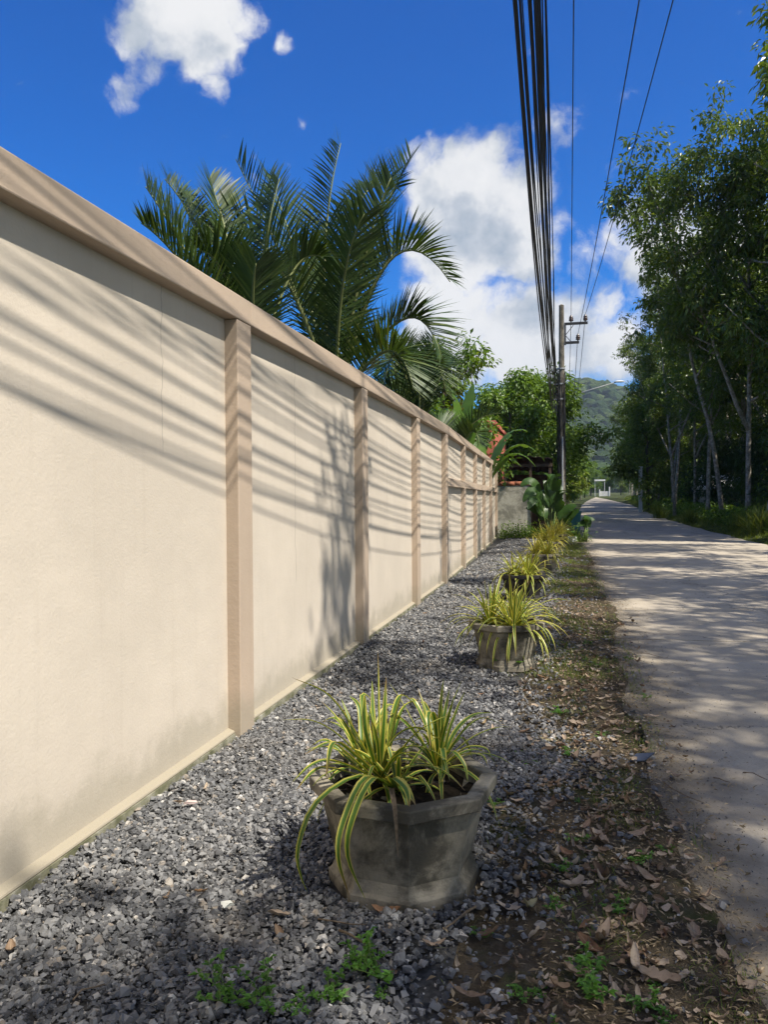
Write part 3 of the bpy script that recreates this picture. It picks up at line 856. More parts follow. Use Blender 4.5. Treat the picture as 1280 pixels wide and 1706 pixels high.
def build_left_trees(yl, sh):
    R = random.Random(31)
    bl = [make_tree_meshes(61, 7.0, .20, 2.5, M['broad_leaf'], M['bark_dark'], 14, 6, 22, ll=.27, lw=.13, r0=.16, cl=.50),
          make_tree_meshes(62, 7.0, .16, 2.7, M['broad_leaf'], M['bark_dark'], 14, 6, 22, ll=.25, lw=.12, r0=.16, cl=.52)]
    spec = [((845, 42), 1.05, 0, 'dense bright green broadleaf tree behind the banana leaves'),
            ((890, 44), 1.12, 1, 'dense bright green tree rising directly left of the utility pole'),
            ((925, 47), 1.10, 0, 'leafy green tree standing behind the cable-laden utility pole'),
            ((800, 47), .95, 1, 'green tree behind the salmon coloured house wall'),
            ((735, 30), .98, 1, 'dark green tree rising beside the small palm above the wall')]
    for (px, Z), s, k, lab in spec:
        p = pt(px, 831, Z)
        place_tree('broadleaf_tree', bl[k], (p.x, p.y, gz(p.y) - .05), R.uniform(0, 6.28), s, lab, 'leafy trees behind the wall')
    for i, (px, Z, s) in enumerate(((935, 58, .75), (928, 66, .9), (942, 78, .8), (946, 92, .85), (948, 108, .9), (956, 128, 1.0), (962, 150, 1.0), (975, 175, 1.1), (905, 62, 1.1), (870, 60, 1.1), (985, 215, 1.2), (1010, 225, 1.1), (1035, 220, 1.2), (1060, 205, 1.3))):
        p = pt(px, 831, Z)
        place_tree('roadside_tree', (yl + bl)[i % 4], (p.x, p.y, gz(p.y) - .05), R.uniform(0, 6.28), s,
                   'small green tree lining the left side of the lane far away' if px < 980 else 'green tree closing the view at the far end of the lane', 'green trees far along the lane')
    # garden hedge behind the wall
    for i in range(10):
        y = 5 + i * 2.6
        place_tree('garden_shrub', sh[R.randrange(3)], (-5.2 + R.uniform(-.8, .8) - (0.8 if y < 9 else 0), y, -.05), R.uniform(0, 6.28), (R.uniform(.7, .9), R.uniform(.62, .8)),
                   'low dark garden shrub hidden behind the cream wall', 'garden shrubs behind the wall', 'shrub')

# ---- palm fronds
def frond_mesh(B, C, T, Wl, seed, tilt=0.0, mat=None, npair=66):
    """coconut frond on a quadratic curve B-C-T; Wl leaflet length; returns (rachis, leaflets) meshes"""
    rng = np.random.default_rng(seed)
    B, C, T = (np.array(tuple(p)) for p in (B, C, T))
    def P(t): return (1 - t) ** 2 * B + 2 * t * (1 - t) * C + t * t * T
    def dP(t):
        d = 2 * (1 - t) * (C - B) + 2 * t * (T - C); return d / (np.linalg.norm(d) + 1e-9)
    mb = MB(); ts = np.linspace(0, 1, 15)
    mb.tube([P(t) for t in ts], [.032 * (1 - .9 * t) + .003 for t in ts], 5)
    rach = mb.mesh('rachis', M['rachis'], smooth=True)
    V = []; F = []; A = []
    upv = np.array([0, 0, 1.0])
    for i in range(npair):
        t0 = .17 + .82 * (i + .5) / npair
        for sgn in (-1, 1):
            t = min(.995, t0 + rng.uniform(-.004, .004))
            d = dP(t); p = P(t)
            side = np.cross(d, upv); nrm = np.linalg.norm(side)
            side = side / nrm if nrm > .15 else np.array([CT, ST, 0.0])
            u = np.cross(side, d)
            ca, sa = math.cos(tilt), math.sin(tilt)
            s2 = side * ca + u * sa; u2 = u * ca - side * sa
            l = Wl * (math.sin(math.pi * (.12 + .80 * t)) ** .7) * rng.uniform(.85, 1.1)
            w = .0175 * (1.0 if t < .8 else .8) * rng.uniform(.8, 1.15)
            swp = .55 + .75 * t + rng.normal(0, .06)
            dirv = s2 * sgn * math.cos(swp * .75) + d * math.sin(swp * .75) + u2 * (.50 + rng.normal(0, .08))
            dirv /= np.linalg.norm(dirv)
            q = p.copy(); base = len(V); dv = dirv.copy()
            wd = np.cross(dv, u2 * .8 + s2 * sgn * -.3); wd /= np.linalg.norm(wd) + 1e-9
            nseg = 4; r = rng.uniform(0, 1)
            for k in range(nseg + 1):
                f = k / nseg
                ww = w * (.45 + 1.3 * f if f < .4 else 1.0 * (1 - f) / .6 + .03)
                V.append(q + wd * ww); V.append(q - wd * ww); A += [r, r]
                dv = dv + np.array([0, 0, -1.0]) * (.02 + .085 * f) * rng.uniform(.3, 1.8); dv /= np.linalg.norm(dv)
                q = q + dv * (l / nseg)
            for k in range(nseg):
                a = base + 2 * k; F.append((a, a + 1, a + 3, a + 2))
    leaf = np_mesh('leaflets', np.array(V), np.array(F), mat or M['palm_leaf'], attrs={'rnd': np.array(A)})
    return rach, leaf

def build_palm(label, base, trunk_h, fronds, Wl, seed):
    """fronds: (tip px,py,dZ, control px,py,dZ) given relative to the crown's own distance"""
    px, py, Z = base
    b = pt(px, py, Z)
    t = empty('coconut_palm', (b.x, b.y, 0)); tag(t, label, 'palm', 'coconut palms behind the wall')
    mb = MB()
    mb.tube([(0, 0, -.1), (.03, .02, b.z * .5), (0, 0, b.z - .05), (0, 0, b.z + .15)], [.20, .15, .16, .10], 10)
    mb.build('trunk', M['bark_dark'], t, smooth=True)
    O = Vector((b.x, b.y, 0))
    for i, (tx, ty, tz, cx, cy, cz, tl) in enumerate(fronds):
        ra, le = frond_mesh(b - O, pt(cx, cy, Z + cz) - O, pt(tx, ty, Z + tz) - O, Wl, seed + i, tl)
        fr = link('frond', ra, t); lf = link('leaflets', le, fr)
    return t

def build_palms():
    build_palm('large coconut palm with upright fronds in the middle above the wall', (562, 690, 11.0), 2.0, [
        (572, 243, .4, 520, 430, .1, .25), (692, 262, .6, 585, 430, .2, -.5), (752, 472, -.5, 640, 300, -.2, .1), (668, 318, 1.2, 555, 260, .7, .2),
        (398, 268, -.3, 500, 470, -.1, -.2), (322, 442, -.9, 440, 250, -.7, .1), (452, 292, 1.2, 505, 430, .7, .3), (738, 598, -.3, 690, 430, .3, -.2),
        (705, 400, 1.4, 630, 390, .9, .1), (610, 360, -1.2, 560, 440, -.7, .3), (655, 300, -.6, 600, 420, -.3, .3), (690, 650, -1.0, 660, 500, -.8, .1),
        (505, 470, 1.0, 520, 400, 1.4, .2)], .78, 100)
    build_palm('palm on the left whose frond tips stand just above the wall', (425, 660, 9.2), 1.8, [
        (248, 312, -.2, 330, 430, -.1, .2), (300, 322, .5, 360, 430, .3, -.2), (240, 372, -.8, 330, 430, -.5, .2), (470, 300, .6, 430, 440, .3, .3),
        (352, 300, .8, 390, 380, .7, .1), (338, 418, -.6, 390, 420, -.4, 0), (280, 300, .8, 370, 400, .5, -.1), (540, 430, .5, 480, 400, .8, .1), (430, 440, -.8, 420, 480, -.6, .2)], .66, 200)
    build_palm('small palm with drooping fronds right of the large palm', (700, 735, 17.0), 1.6, [
        (726, 560, .5, 705, 640, .3, .2), (745, 660, -.4, 720, 520, -.2, .1), (640, 655, -.6, 660, 500, -.4, .1), (668, 560, .8, 680, 640, .5, .3),
        (760, 610, .8, 735, 600, .6, 0), (640, 590, .8, 660, 600, 1.0, .1), (700, 620, -1.0, 700, 560, -.6, 0), (612, 690, 0, 650, 590, 0, 0)], .85, 300)
    build_palm('low palm with a feathery frond in front of the salmon house', (752, 790, 20.0), 1.2, [
        (835, 690, -.4, 770, 690, -.3, .2), (800, 742, -.8, 790, 680, -.5, 0), (725, 705, .5, 745, 690, .3, .1), (765, 715, .6, 755, 720, .4, .2)], .62, 400)

# ---- paddle leaves (banana, heliconia)
def paddle_mesh(B, C, T, W, seed, mat, torn=0.0, face=(0, 0, 1)):
    rng = np.random.default_rng(seed)
    B, C, T = (np.array(tuple(p)) for p in (B, C, T))
    n = 22; V = []; F = []; A = []
    pts = [(1 - t) ** 2 * B + 2 * t * (1 - t) * C + t * t * T for t in np.linspace(0, 1, n + 1)]
    face = np.array(face, float)
    for i in range(n + 1):
        d = pts[min(i + 1, n)] - pts[max(i - 1, 0)]; d /= np.linalg.norm(d) + 1e-9
        s = np.cross(d, face); s /= np.linalg.norm(s) + 1e-9
        u = np.cross(s, d); f = i / n
        w = W * (math.sin(math.pi * min(1, max(0, (f - .12) / .88)) ** .8) ** .6 if f > .12 else 0) + .012
        fold = .30
        for k in (-1, -.5, 0, .5, 1):
            jit = rng.normal(0, .03 * W * abs(k))
            drop = abs(k) * W * (.25 - .35 * abs(k)) * 1.0
            V.append(pts[i] + s * (w * k) + u * (fold * abs(k) * w - .30 * w * k * k + jit) + np.array([0, 0, -torn * W * .25 * k * k * rng.uniform(0, 1)])); A.append(.25 + .5 * rng.uniform() if i % 2 else .4)
    for i in range(n):
        for k in range(4):
            if torn and rng.uniform() < torn * .22 and k in (0, 3): continue
            a = i * 5 + k; F.append((a, a + 1, a + 6, a + 5))
    return np_mesh('leaf', np.array(V), np.array(F), mat, smooth=True, attrs={'rnd': np.array(A)})

def build_paddle_plant(name, label, cat, base, leaves, W, mat, seed, torn=0.0, stem=None):
    b = pt(*base)
    t = empty(name, (b.x, b.y, gz(b.y))); tag(t, label, cat)
    O = Vector((b.x, b.y, gz(b.y)))
    if stem:
        mb = MB(); mb.tube([(0, 0, -.05), (.02, 0, stem * .5), (0, 0, stem)], [.11, .09, .05], 10); mb.build('stem', M['stem_green'], t, smooth=True)
    top = Vector((0, 0, stem or 0.02))
    for i, (tx, ty, tz, cx, cy, cz, w) in enumerate(leaves):
        T = pt(tx, ty, base[2] + tz) - O; C = pt(cx, cy, base[2] + cz) - O
        R = random.Random(seed + i)
        B0 = top + Vector((R.uniform(-.08, .08), R.uniform(-.08, .08), 0))
        if not stem:      # bare leaf stalk first, blade on its upper half
            S = B0.lerp(C, .55)
            mb = MB(); mb.tube([B0, B0.lerp(S, .5), S], [.022, .017, .012], 6)
            st = mb.build('leaf_stalk', M['stem_green'], t, smooth=True)
            B1 = S
        else: B1 = B0
        d = (T - B1).normalized()
        face = Vector((-ST * -1, -CT * 1, .9)) if not stem else Vector((0, 0, 1))
        link('leaf', paddle_mesh(B1, C, T, W * w, seed + i, mat, torn, face), t)
    return t

def build_paddles():
    build_paddle_plant('banana_plant', 'banana plant with arching torn leaves over the shed roof', 'banana plant', (812, 860, 24.0), [
        (908, 768, -.3, 850, 700, -.2, 1.0), (893, 778, -.8, 850, 722, -.6, .8), (880, 720, .5, 835, 700, .3, .9), (795, 720, .4, 800, 730, .2, .7)], .30, M['banana_leaf'], 500, torn=.7, stem=1.75)
    build_paddle_plant('banana_plant', 'banana plant with an upright pale green leaf above the wall', 'banana plant', (768, 880, 22.0), [
        (752, 648, .3, 776, 690, .2, 1.0), (790, 640, .8, 775, 680, .5, .7), (742, 712, -.3, 750, 660, -.2, .8), (800, 705, -.4, 790, 670, -.3, .8)], .30, M['banana_leaf'], 520, torn=.5, stem=1.9)
    R = random.Random(5)
    lv = []
    for i in range(17):
        tx = R.uniform(876, 968); e = abs(tx - 922) / 48
        ty = 790 + 50 * e * e + R.uniform(-6, 22)
        lv.append((tx, ty, R.uniform(-.7, .7), 922 + (tx - 922) * .45, ty + R.uniform(-2, 14), R.uniform(-.3, .3), R.uniform(.75, 1.2)))
    lv += [(872, 838, -.5, 895, 795, -.3, 1.1), (868, 812, -.2, 890, 785, -.2, 1.0), (880, 850, -.9, 895, 815, -.6, .9)]
    build_paddle_plant('paddle_leaf_shrub', 'clump of large dark green paddle leaves at the pole foot', 'shrub', (920, 888, 25.6), lv, .17, M['heli_leaf'], 540)
    lv = [(R.uniform(960, 992), R.uniform(858, 882), R.uniform(-.4, .4), R.uniform(970, 984), R.uniform(855, 868), 0, R.uniform(.7, 1.1)) for _ in range(9)]
    build_paddle_plant('broad_leaf_plant', 'low broad-leaved plant at the road edge beside the teal bin', 'plant', (974, 898, 24.0), lv, .12, M['heli_leaf'], 570)

# ------------------------------------------------------------------ planters and their striped plants
def blade_mesh(pts, W, name='leaf', mat=None, roll=0.0, fold=0.35):
    """strap leaf along pts: V-folded, tapering to a point; u across, v along"""
    pts = [Vector(p) for p in pts]; n = len(pts) - 1
    V = []; F = []; UV = []
    side0 = None
    for i, p in enumerate(pts):
        d = (pts[min(i + 1, n)] - pts[max(i - 1, 0)]).normalized()
        s = d.cross(Vector((0, 0, 1)))
        if side0 is None:
            side0 = s.normalized() if s.length > .15 else Vector((math.cos(roll), math.sin(roll), 0))
        side = (side0 - d * side0.dot(d)).normalized(); side0 = side
        u = side.cross(d); f = i / n
        w = W * (min(1, .62 + f * 1.6) if f < .3 else (1 - ((f - .3) / .7) ** 2.6)) + .0006
        for k, uu in ((-1, 0), (-.5, .25), (0, .5), (.5, .75), (1, 1)):
            V.append(p + side * (w * k) + u * (fold * abs(k) * w)); UV.append((uu, f))
    for i in range(n):
        for k in range(4):
            a = i * 5 + k; F.append((a, a + 1, a + 6, a + 5))
    return np_mesh(name, np.array([tuple(v) for v in V]), np.array(F), mat or M['varieg'], smooth=True, uv=np.array(UV))

def arch(R, base, az, el, L, g, n=11):
    d = Vector((math.cos(az) * math.cos(el), math.sin(az) * math.cos(el), math.sin(el)))
    p = Vector(base); out = [p.copy()]; kink = R.randrange(5, 10) if R.random() < .12 else -1
    for i in range(n):
        d = (d + Vector((R.gauss(0, .035), R.gauss(0, .035), -g * (.4 + 1.2 * i / n) - (.9 if i == kink else 0)))).normalized()
        p = p + d * (L / n); out.append(p.copy())
    return out

def bez(P, n=16):
    """smooth curve through the points (Catmull-Rom)"""
    P = [Vector(p) for p in P]; Q = [P[0] * 2 - P[1]] + P + [P[-1] * 2 - P[-2]]
    out = []; seg = len(P) - 1; per = max(2, n // seg)
    for i in range(seg):
        for k in range(per):
            t = k / per; a, b, c, d = Q[i:i + 4]
            out.append(.5 * ((2 * b) + (c - a) * t + (2 * a - 5 * b + 4 * c - d) * t * t + (3 * b - a - 3 * c + d) * t ** 3))
    out.append(P[-1]); return out

def build_planter(name, loc, R0, Hh, mat, label, a0, group, tilt=0.0):
    t = empty(name, loc); tag(t, label, 'planter', group)
    k = R0 / .345; h = Hh
    m = MB(); m.rings([(.270 * k, 0), (.277 * k, .005), (.277 * k, .042 * h / .37), (.264 * k, .052 * h / .37), (.250 * k, .090 * h / .37)], 8, a0)
    m.build('foot', mat, t, bevel=.0015)
    m = MB(); m.rings([(.248 * k, .080 * h / .37), (.254 * k, .10 * h / .37), (.307 * k, h - .055)], 8, a0)
    m.build('body', mat, t, bevel=.003)
    m = MB()
    n = 8; prof = [(.30 * k, h - .062), (.325 * k, h - .052), (.345 * k, h - .044), (.347 * k, h - .004), (.342 * k, h), (.292 * k, h + .001), (.286 * k, h - .004), (.272 * k, h - .062)]
    vs = [(r * math.cos(a0 + 2 * math.pi * q / n), r * math.sin(a0 + 2 * math.pi * q / n), z) for r, z in prof for q in range(n)]
    L = len(prof)
    fs = [(i * n + q, i * n + (q + 1) % n, ((i + 1) % L) * n + (q + 1) % n, ((i + 1) % L) * n + q) for i in range(L) for q in range(n)]
    m.add(vs, fs); m.build('rim', mat, t, bevel=.003)
    m = MB()
    rng = random.Random(int(loc[1] * 10)); rings = 5
    vs = [(0, 0, h - .03)]; fs = []
    for i in range(1, rings + 1):
        for q in range(16):
            r = .268 * k * i / rings; a = a0 + 2 * math.pi * q / 16
            vs.append((r * math.cos(a), r * math.sin(a), h - .045 + rng.uniform(-.012, .016) - .01 * i / rings))
    for q in range(16): fs.append((0, 1 + q, 1 + (q + 1) % 16))
    for i in range(rings - 1):
        for q in range(16): fs.append((1 + i * 16 + q, 1 + (i + 1) * 16 + q, 1 + (i + 1) * 16 + (q + 1) % 16, 1 + i * 16 + (q + 1) % 16))
    m.add(vs, fs); m.build('soil', M['pot_soil'], t)
    return t

def rosette(plant, R, c, n, Lm, W, mat, upr=3, flat=1.0):
    for i in range(n):
        az = i * 2.39996 + R.uniform(-.3, .3)
        q = i / n
        el = 1.42 - 1.12 * flat * q ** .8 + R.uniform(-.10, .10)
        L = Lm * R.uniform(.75, 1.1) * (.85 if q < .12 else 1.0)
        g = (.04 + .27 * q) * R.uniform(.7, 1.25)
        link('leaf', blade_mesh(arch(R, Vector(c) + Vector((math.cos(az) * .012, math.sin(az) * .012, .02 * (1 - q))), az, el, L, g), W * R.uniform(.8, 1.15), mat=mat, roll=az), plant)

def build_planters():
    face = math.atan2(-CT, ST)          # a corner of every octagon points to the camera side
    P1 = (-.573, 2.745, .006); H1 = .385
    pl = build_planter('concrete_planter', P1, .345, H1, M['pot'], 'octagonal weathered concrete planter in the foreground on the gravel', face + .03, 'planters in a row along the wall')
    # foreground plant: three rosettes, each leaf its own curve
    O = Vector((P1[0], P1[1], 0))
    plant = empty('striped_plant', (P1[0], P1[1], P1[2] + H1 - .05))
    tag(plant, 'green and yellow striped strap-leaf plant with long leaves hanging over the foreground planter', 'plant', 'striped plants in the planters')
    OP = Vector(plant.location)
    R = random.Random(77)
    A = pt(632, 1298, 2.80) - OP; B = pt(728, 1283, 2.90) - OP; Cc = pt(660, 1325, 2.72) - OP; E = pt(600, 1310, 2.9) - OP
    for c in (A, B, Cc, E): c.z = .02
    long_ = [   # (rosette, pixel course at a distance, half width)
        (A, [(628, 1215, 2.80), (628, 1084, 2.84)], .0125), (A, [(620, 1215, 2.85), (618, 1135, 2.92)], .010), (A, [(637, 1220, 2.74), (642, 1128, 2.76)], .010),
        (A, [(590, 1225, 2.78), (545, 1160, 2.80), (484, 1129, 2.84)], .0115), (A, [(570, 1235, 2.72), (520, 1203, 2.68), (466, 1200, 2.66)], .0105),
        (A, [(585, 1240, 2.84), (556, 1195, 2.92), (532, 1168, 2.98)], .009),
        (A, [(572, 1256, 2.66), (545, 1240, 2.58), (505, 1258, 2.52)], .010), (A, [(560, 1272, 2.62), (520, 1275, 2.54), (484, 1304, 2.50)], .011),
        (A, [(588, 1262, 2.60), (553, 1240, 2.50), (540, 1298, 2.44)], .0125), (A, [(556, 1284, 2.60), (522, 1286, 2.52), (490, 1318, 2.46)], .011),
        (A, [(608, 1230, 2.7), (602, 1160, 2.70), (600, 1195, 2.62)], .011), (A, [(612, 1225, 2.9), (603, 1160, 2.98), (622, 1172, 3.0)], .010),
        (Cc, [(600, 1295, 2.56), (525, 1340, 2.42), (494, 1415, 2.38), (497, 1460, 2.38), (508, 1492, 2.38)], .0115),
        (Cc, [(608, 1298, 2.52), (570, 1370, 2.40), (560, 1430, 2.36), (577, 1496, 2.38)], .0115),
        (Cc, [(620, 1300, 2.50), (585, 1365, 2.40), (576, 1430, 2.38), (605, 1505, 2.40)], .0115),
        (Cc, [(650, 1300, 2.52), (672, 1318, 2.44), (680, 1348, 2.42)], .017), (Cc, [(660, 1302, 2.54), (675, 1318, 2.47), (690, 1345, 2.45)], .014),
        (A, [(650, 1240, 2.78), (690, 1215, 2.80), (740, 1240, 2.82)], .0115), (A, [(655, 1225, 2.84), (672, 1180, 2.92), (700, 1165, 3.0)], .0105),
        (A, [(650, 1210, 2.86), (668, 1160, 2.94), (705, 1195, 2.98)], .0105), (A, [(668, 1250, 2.70), (720, 1255, 2.66), (762, 1290, 2.64)], .0115),
        (A, [(660, 1262, 2.66), (700, 1262, 2.58), (735, 1300, 2.55)], .010),
        (B, [(732, 1200, 2.92), (738, 1132, 2.94)], .0115), (B, [(742, 1205, 2.90), (768, 1136, 2.94)], .0115), (B, [(735, 1215, 3.0), (748, 1150, 3.08)], .010),
        (B, [(760, 1235, 2.92), (800, 1200, 2.96), (838, 1212, 2.98)], .010), (B, [(755, 1225, 3.0), (786, 1195, 3.08), (820, 1190, 3.12)], .010),
        (B, [(770, 1252, 2.86), (805, 1250, 2.84), (818, 1266, 2.82)], .012), (B, [(765, 1262, 2.80), (800, 1262, 2.76), (812, 1280, 2.74)], .011),
        (B, [(712, 1225, 2.92), (690, 1172, 2.96), (676, 1165, 3.0)], .010), (B, [(700, 1238, 2.88), (668, 1200, 2.88), (640, 1186, 2.86)], .010),
        (B, [(720, 1215, 3.0), (706, 1176, 3.06), (696, 1172, 3.1)], .010), (B, [(722, 1200, 2.86), (712, 1195, 2.80), (716, 1250, 2.74)], .011),
        (B, [(748, 1256, 2.74), (770, 1275, 2.68), (778, 1305, 2.66)], .010), (B, [(735, 1250, 2.72), (738, 1285, 2.64), (730, 1310, 2.62)], .010),
        (E, [(590, 1250, 3.0), (560, 1200, 3.1), (530, 1205, 3.14)], .0105), (E, [(575, 1265, 2.96), (540, 1235, 3.0), (508, 1250, 3.0)], .0105),
        (E, [(620, 1235, 3.0), (640, 1180, 3.1), (668, 1180, 3.14)], .0105), (E, [(600, 1240, 3.05), (596, 1180, 3.14), (580, 1160, 3.18)], .010)]
    for (c, px, w) in long_:
        w *= 1.0
        pts = bez([c + Vector((R.uniform(-.01, .01), R.uniform(-.01, .01), 0))] + [pt(*q) - OP for q in px], 18)
        link('leaf', blade_mesh(pts, w, mat=M['varieg'], roll=R.uniform(0, 6.28), fold=R.uniform(.3, .5)), plant)
    for c, n, L in ((A, 24, .36), (B, 26, .36), (Cc, 10, .27), (E, 12, .32)):
        rosette(plant, R, c, n, L, .0082, M['varieg'])
    # withered leaf hanging down the front of the pot
    dl = blade_mesh(bez([Cc, pt(650, 1318, 2.50) - OP, pt(655, 1352, 2.425) - OP, pt(660, 1432, 2.44) - OP], 12), .008, mat=M['twig'])
    link('dead_leaf', dl, plant)["label"] = 'withered brown leaf hanging over the rim'
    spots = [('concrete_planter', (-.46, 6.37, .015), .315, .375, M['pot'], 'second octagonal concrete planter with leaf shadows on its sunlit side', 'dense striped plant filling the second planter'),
             ('concrete_planter', (-.53, 10.55, .015), .325, .36, M['black_plastic'], 'dark nearly black planter between two pale concrete ones', 'striped plant in the dark third planter'),
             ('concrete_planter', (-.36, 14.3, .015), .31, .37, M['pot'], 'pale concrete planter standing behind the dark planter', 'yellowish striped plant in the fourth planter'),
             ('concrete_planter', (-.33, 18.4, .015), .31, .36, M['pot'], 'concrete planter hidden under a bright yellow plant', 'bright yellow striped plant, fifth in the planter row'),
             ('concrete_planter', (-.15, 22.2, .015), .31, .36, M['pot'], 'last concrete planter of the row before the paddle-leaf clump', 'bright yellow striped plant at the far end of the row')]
    for i, (nm, loc, r, h, mt, lab, plab) in enumerate(spots):
        R = random.Random(300 + i)
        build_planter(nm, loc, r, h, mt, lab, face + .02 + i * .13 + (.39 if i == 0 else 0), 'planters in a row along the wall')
        p = empty('striped_plant', (loc[0], loc[1], loc[2] + h - .06)); tag(p, plab, 'plant', 'striped plants in the planters')
        vm = M['varieg_mid'] if i < 2 else M['varieg_pale']
        sc = [1.0, .95, .95, 1.2, 1.25][i]
        rosette(p, R, (.06, -.07, .0), 58, .50 * sc, .0115 * (1 + .08 * i), vm, flat=.95)
        rosette(p, R, (-.13, .03, .0), 46, .46 * sc, .0115 * (1 + .08 * i), vm, flat=.95)
        rosette(p, R, (.08, .12, .0), 34, .44 * sc, .0115 * (1 + .08 * i), vm, flat=.9)

# ------------------------------------------------------------------ poles, wires
POLES = [(-.12, -1.2), (-.05, 28.7), (.05, 57.0), (.45, 84.5), (1.35, 112.0), (3.0, 140.0)]
def build_pole(i):
    x, y = POLES[i]; z0 = gz(y); H = 8.35
    t = empty('utility_pole', (x, y, z0))
    lab = ['concrete utility pole standing beside the viewer', 'near concrete utility pole carrying the thick black cable bundle', 'second utility pole with a lamp arm reaching over the lane',
           'third utility pole far along the lane', 'far utility pole with a street lamp over the lane', 'last faint utility pole at the lane end'][i]
    tag(t, lab, 'utility pole', 'utility poles along the lane')
    m = MB(); m.rings([(.155, -.3), (.15, 0), (.095, H)], 8, .39); m.build('shaft', M['pole'], t, bevel=.008)
    m = MB(); m.rings([(.10, H), (.03, H + .05)], 8, .39); m.build('cap', M['pole'], t)
    m = MB(); m.box(.10, .16, -.05, .05, 6.93, 7.72); m.build('arm_upright', M['steel'], t)
    for z, L in ((7.62, .92), (6.94, .62)):
        m = MB(); m.box(.10, L, -.065, -.052, z, z + .10); m.box(.10, L, -.052, .05, z + .088, z + .10); ca = m.build('crossarm', M['steel'], t)
        ca.location = (0, -.01, 0)
    m = MB(); m.tube([(.16, -.02, 7.30), (.42, -.02, 7.62)], .013, 5); m.build('brace', M['steel'], t)
    m = MB(); m.tube([(.16, -.02, 7.24), (.38, -.02, 6.98)], .013, 5); m.build('brace', M['steel'], t)
    for (xx, z) in ((.34, 7.73), (.84, 7.73), (.58, 7.05)):
        m = MB(); m.rings([(.02, z), (.022, z + .04), (.075, z + .045), (.085, z + .075), (.05, z + .09), (.075, z + .10), (.08, z + .14), (.045, z + .155), (.065, z + .165), (.068, z + .20), (.03, z + .225), (.035, z + .25), (.02, z + .262)], 12, 0, (xx, -.01))
        m.build('insulator', M['porcelain'], t, smooth=True)
    # clamps that hold the bundle, and coiled slack cable
    for z in (4.95, 5.5, 6.05):
        m = MB(); m.rings([(.135, z), (.135, z + .05)], 10, 0); m.build('clamp', M['steel_grey'], t)
        m = MB(); m.box(-.30, -.10, -.03, .03, z, z + .05); m.build('bracket', M['steel_grey'], t)
    if i in (1, 2):
        R = random.Random(i)
        for k in range(4):
            c = Vector((-.16, -.20 - .05 * k, 4.9 + .28 * k)); r = R.uniform(.17, .25)
            m = MB(); m.tube([c + Vector((R.gauss(0, .015) + r * .35 * math.sin(a), -.03 * k + R.gauss(0, .01), r * math.cos(a))) for a in np.linspace(0, 12.4, 40)], .010, 5)
            m.build('cable_coil', M['cable'], t)
        for k in range(12):
            a = R.uniform(2.6, 6.0); pp = [(.16 * math.cos(a) + R.gauss(0, .01), .16 * math.sin(a), z) for z in np.linspace(.5 if k < 2 else R.uniform(1.8, 3.4), R.uniform(4.8, 6.0), 8)]
            m = MB(); m.tube(pp, R.uniform(.010, .02), 5); m.build('riser_cable', M['cable'], t)
        m = MB(); m.tube([(.03, -.19, 0), (.03, -.185, 1.8), (.035, -.165, 3.6)], .03, 8); m.build('conduit', M['steel_grey'], t)
    if i in (2, 4):
        L = 3.6
        m = MB(); m.tube([(.1, 0, 7.9), (.18, -.02, 8.3), (.5, -.04, 8.55), (1.4, -.05, 8.85), (L, -.06, 9.45)], .035, 7); m.build('lamp_arm', M['steel_grey'], t, smooth=True)
        m = MB(); m.rings([(.05, 0), (.14, .02), (.16, .06), (.10, .12), (.03, .14)], 10); lh = m.build('lamp_head', M['white_paint'], t, smooth=True)
        lh.location = (L + .25, -.06, 9.42); lh.scale = (2.4, 1, 1)
    return t

def span(a, b, sag, n=28, wob=0.0, R=None):
    a = Vector(a); b = Vector(b); out = []
    ph = R.uniform(0, 6.28) if R else 0
    for i in range(n + 1):
        t = i / n; p = a.lerp(b, t); p.z -= 4 * sag * t * (1 - t)
        if wob: p.x += wob * math.sin(t * 9 + ph) * math.sin(math.pi * t); p.z += wob * .6 * math.sin(t * 13 + ph)
        out.append(p)
    return out

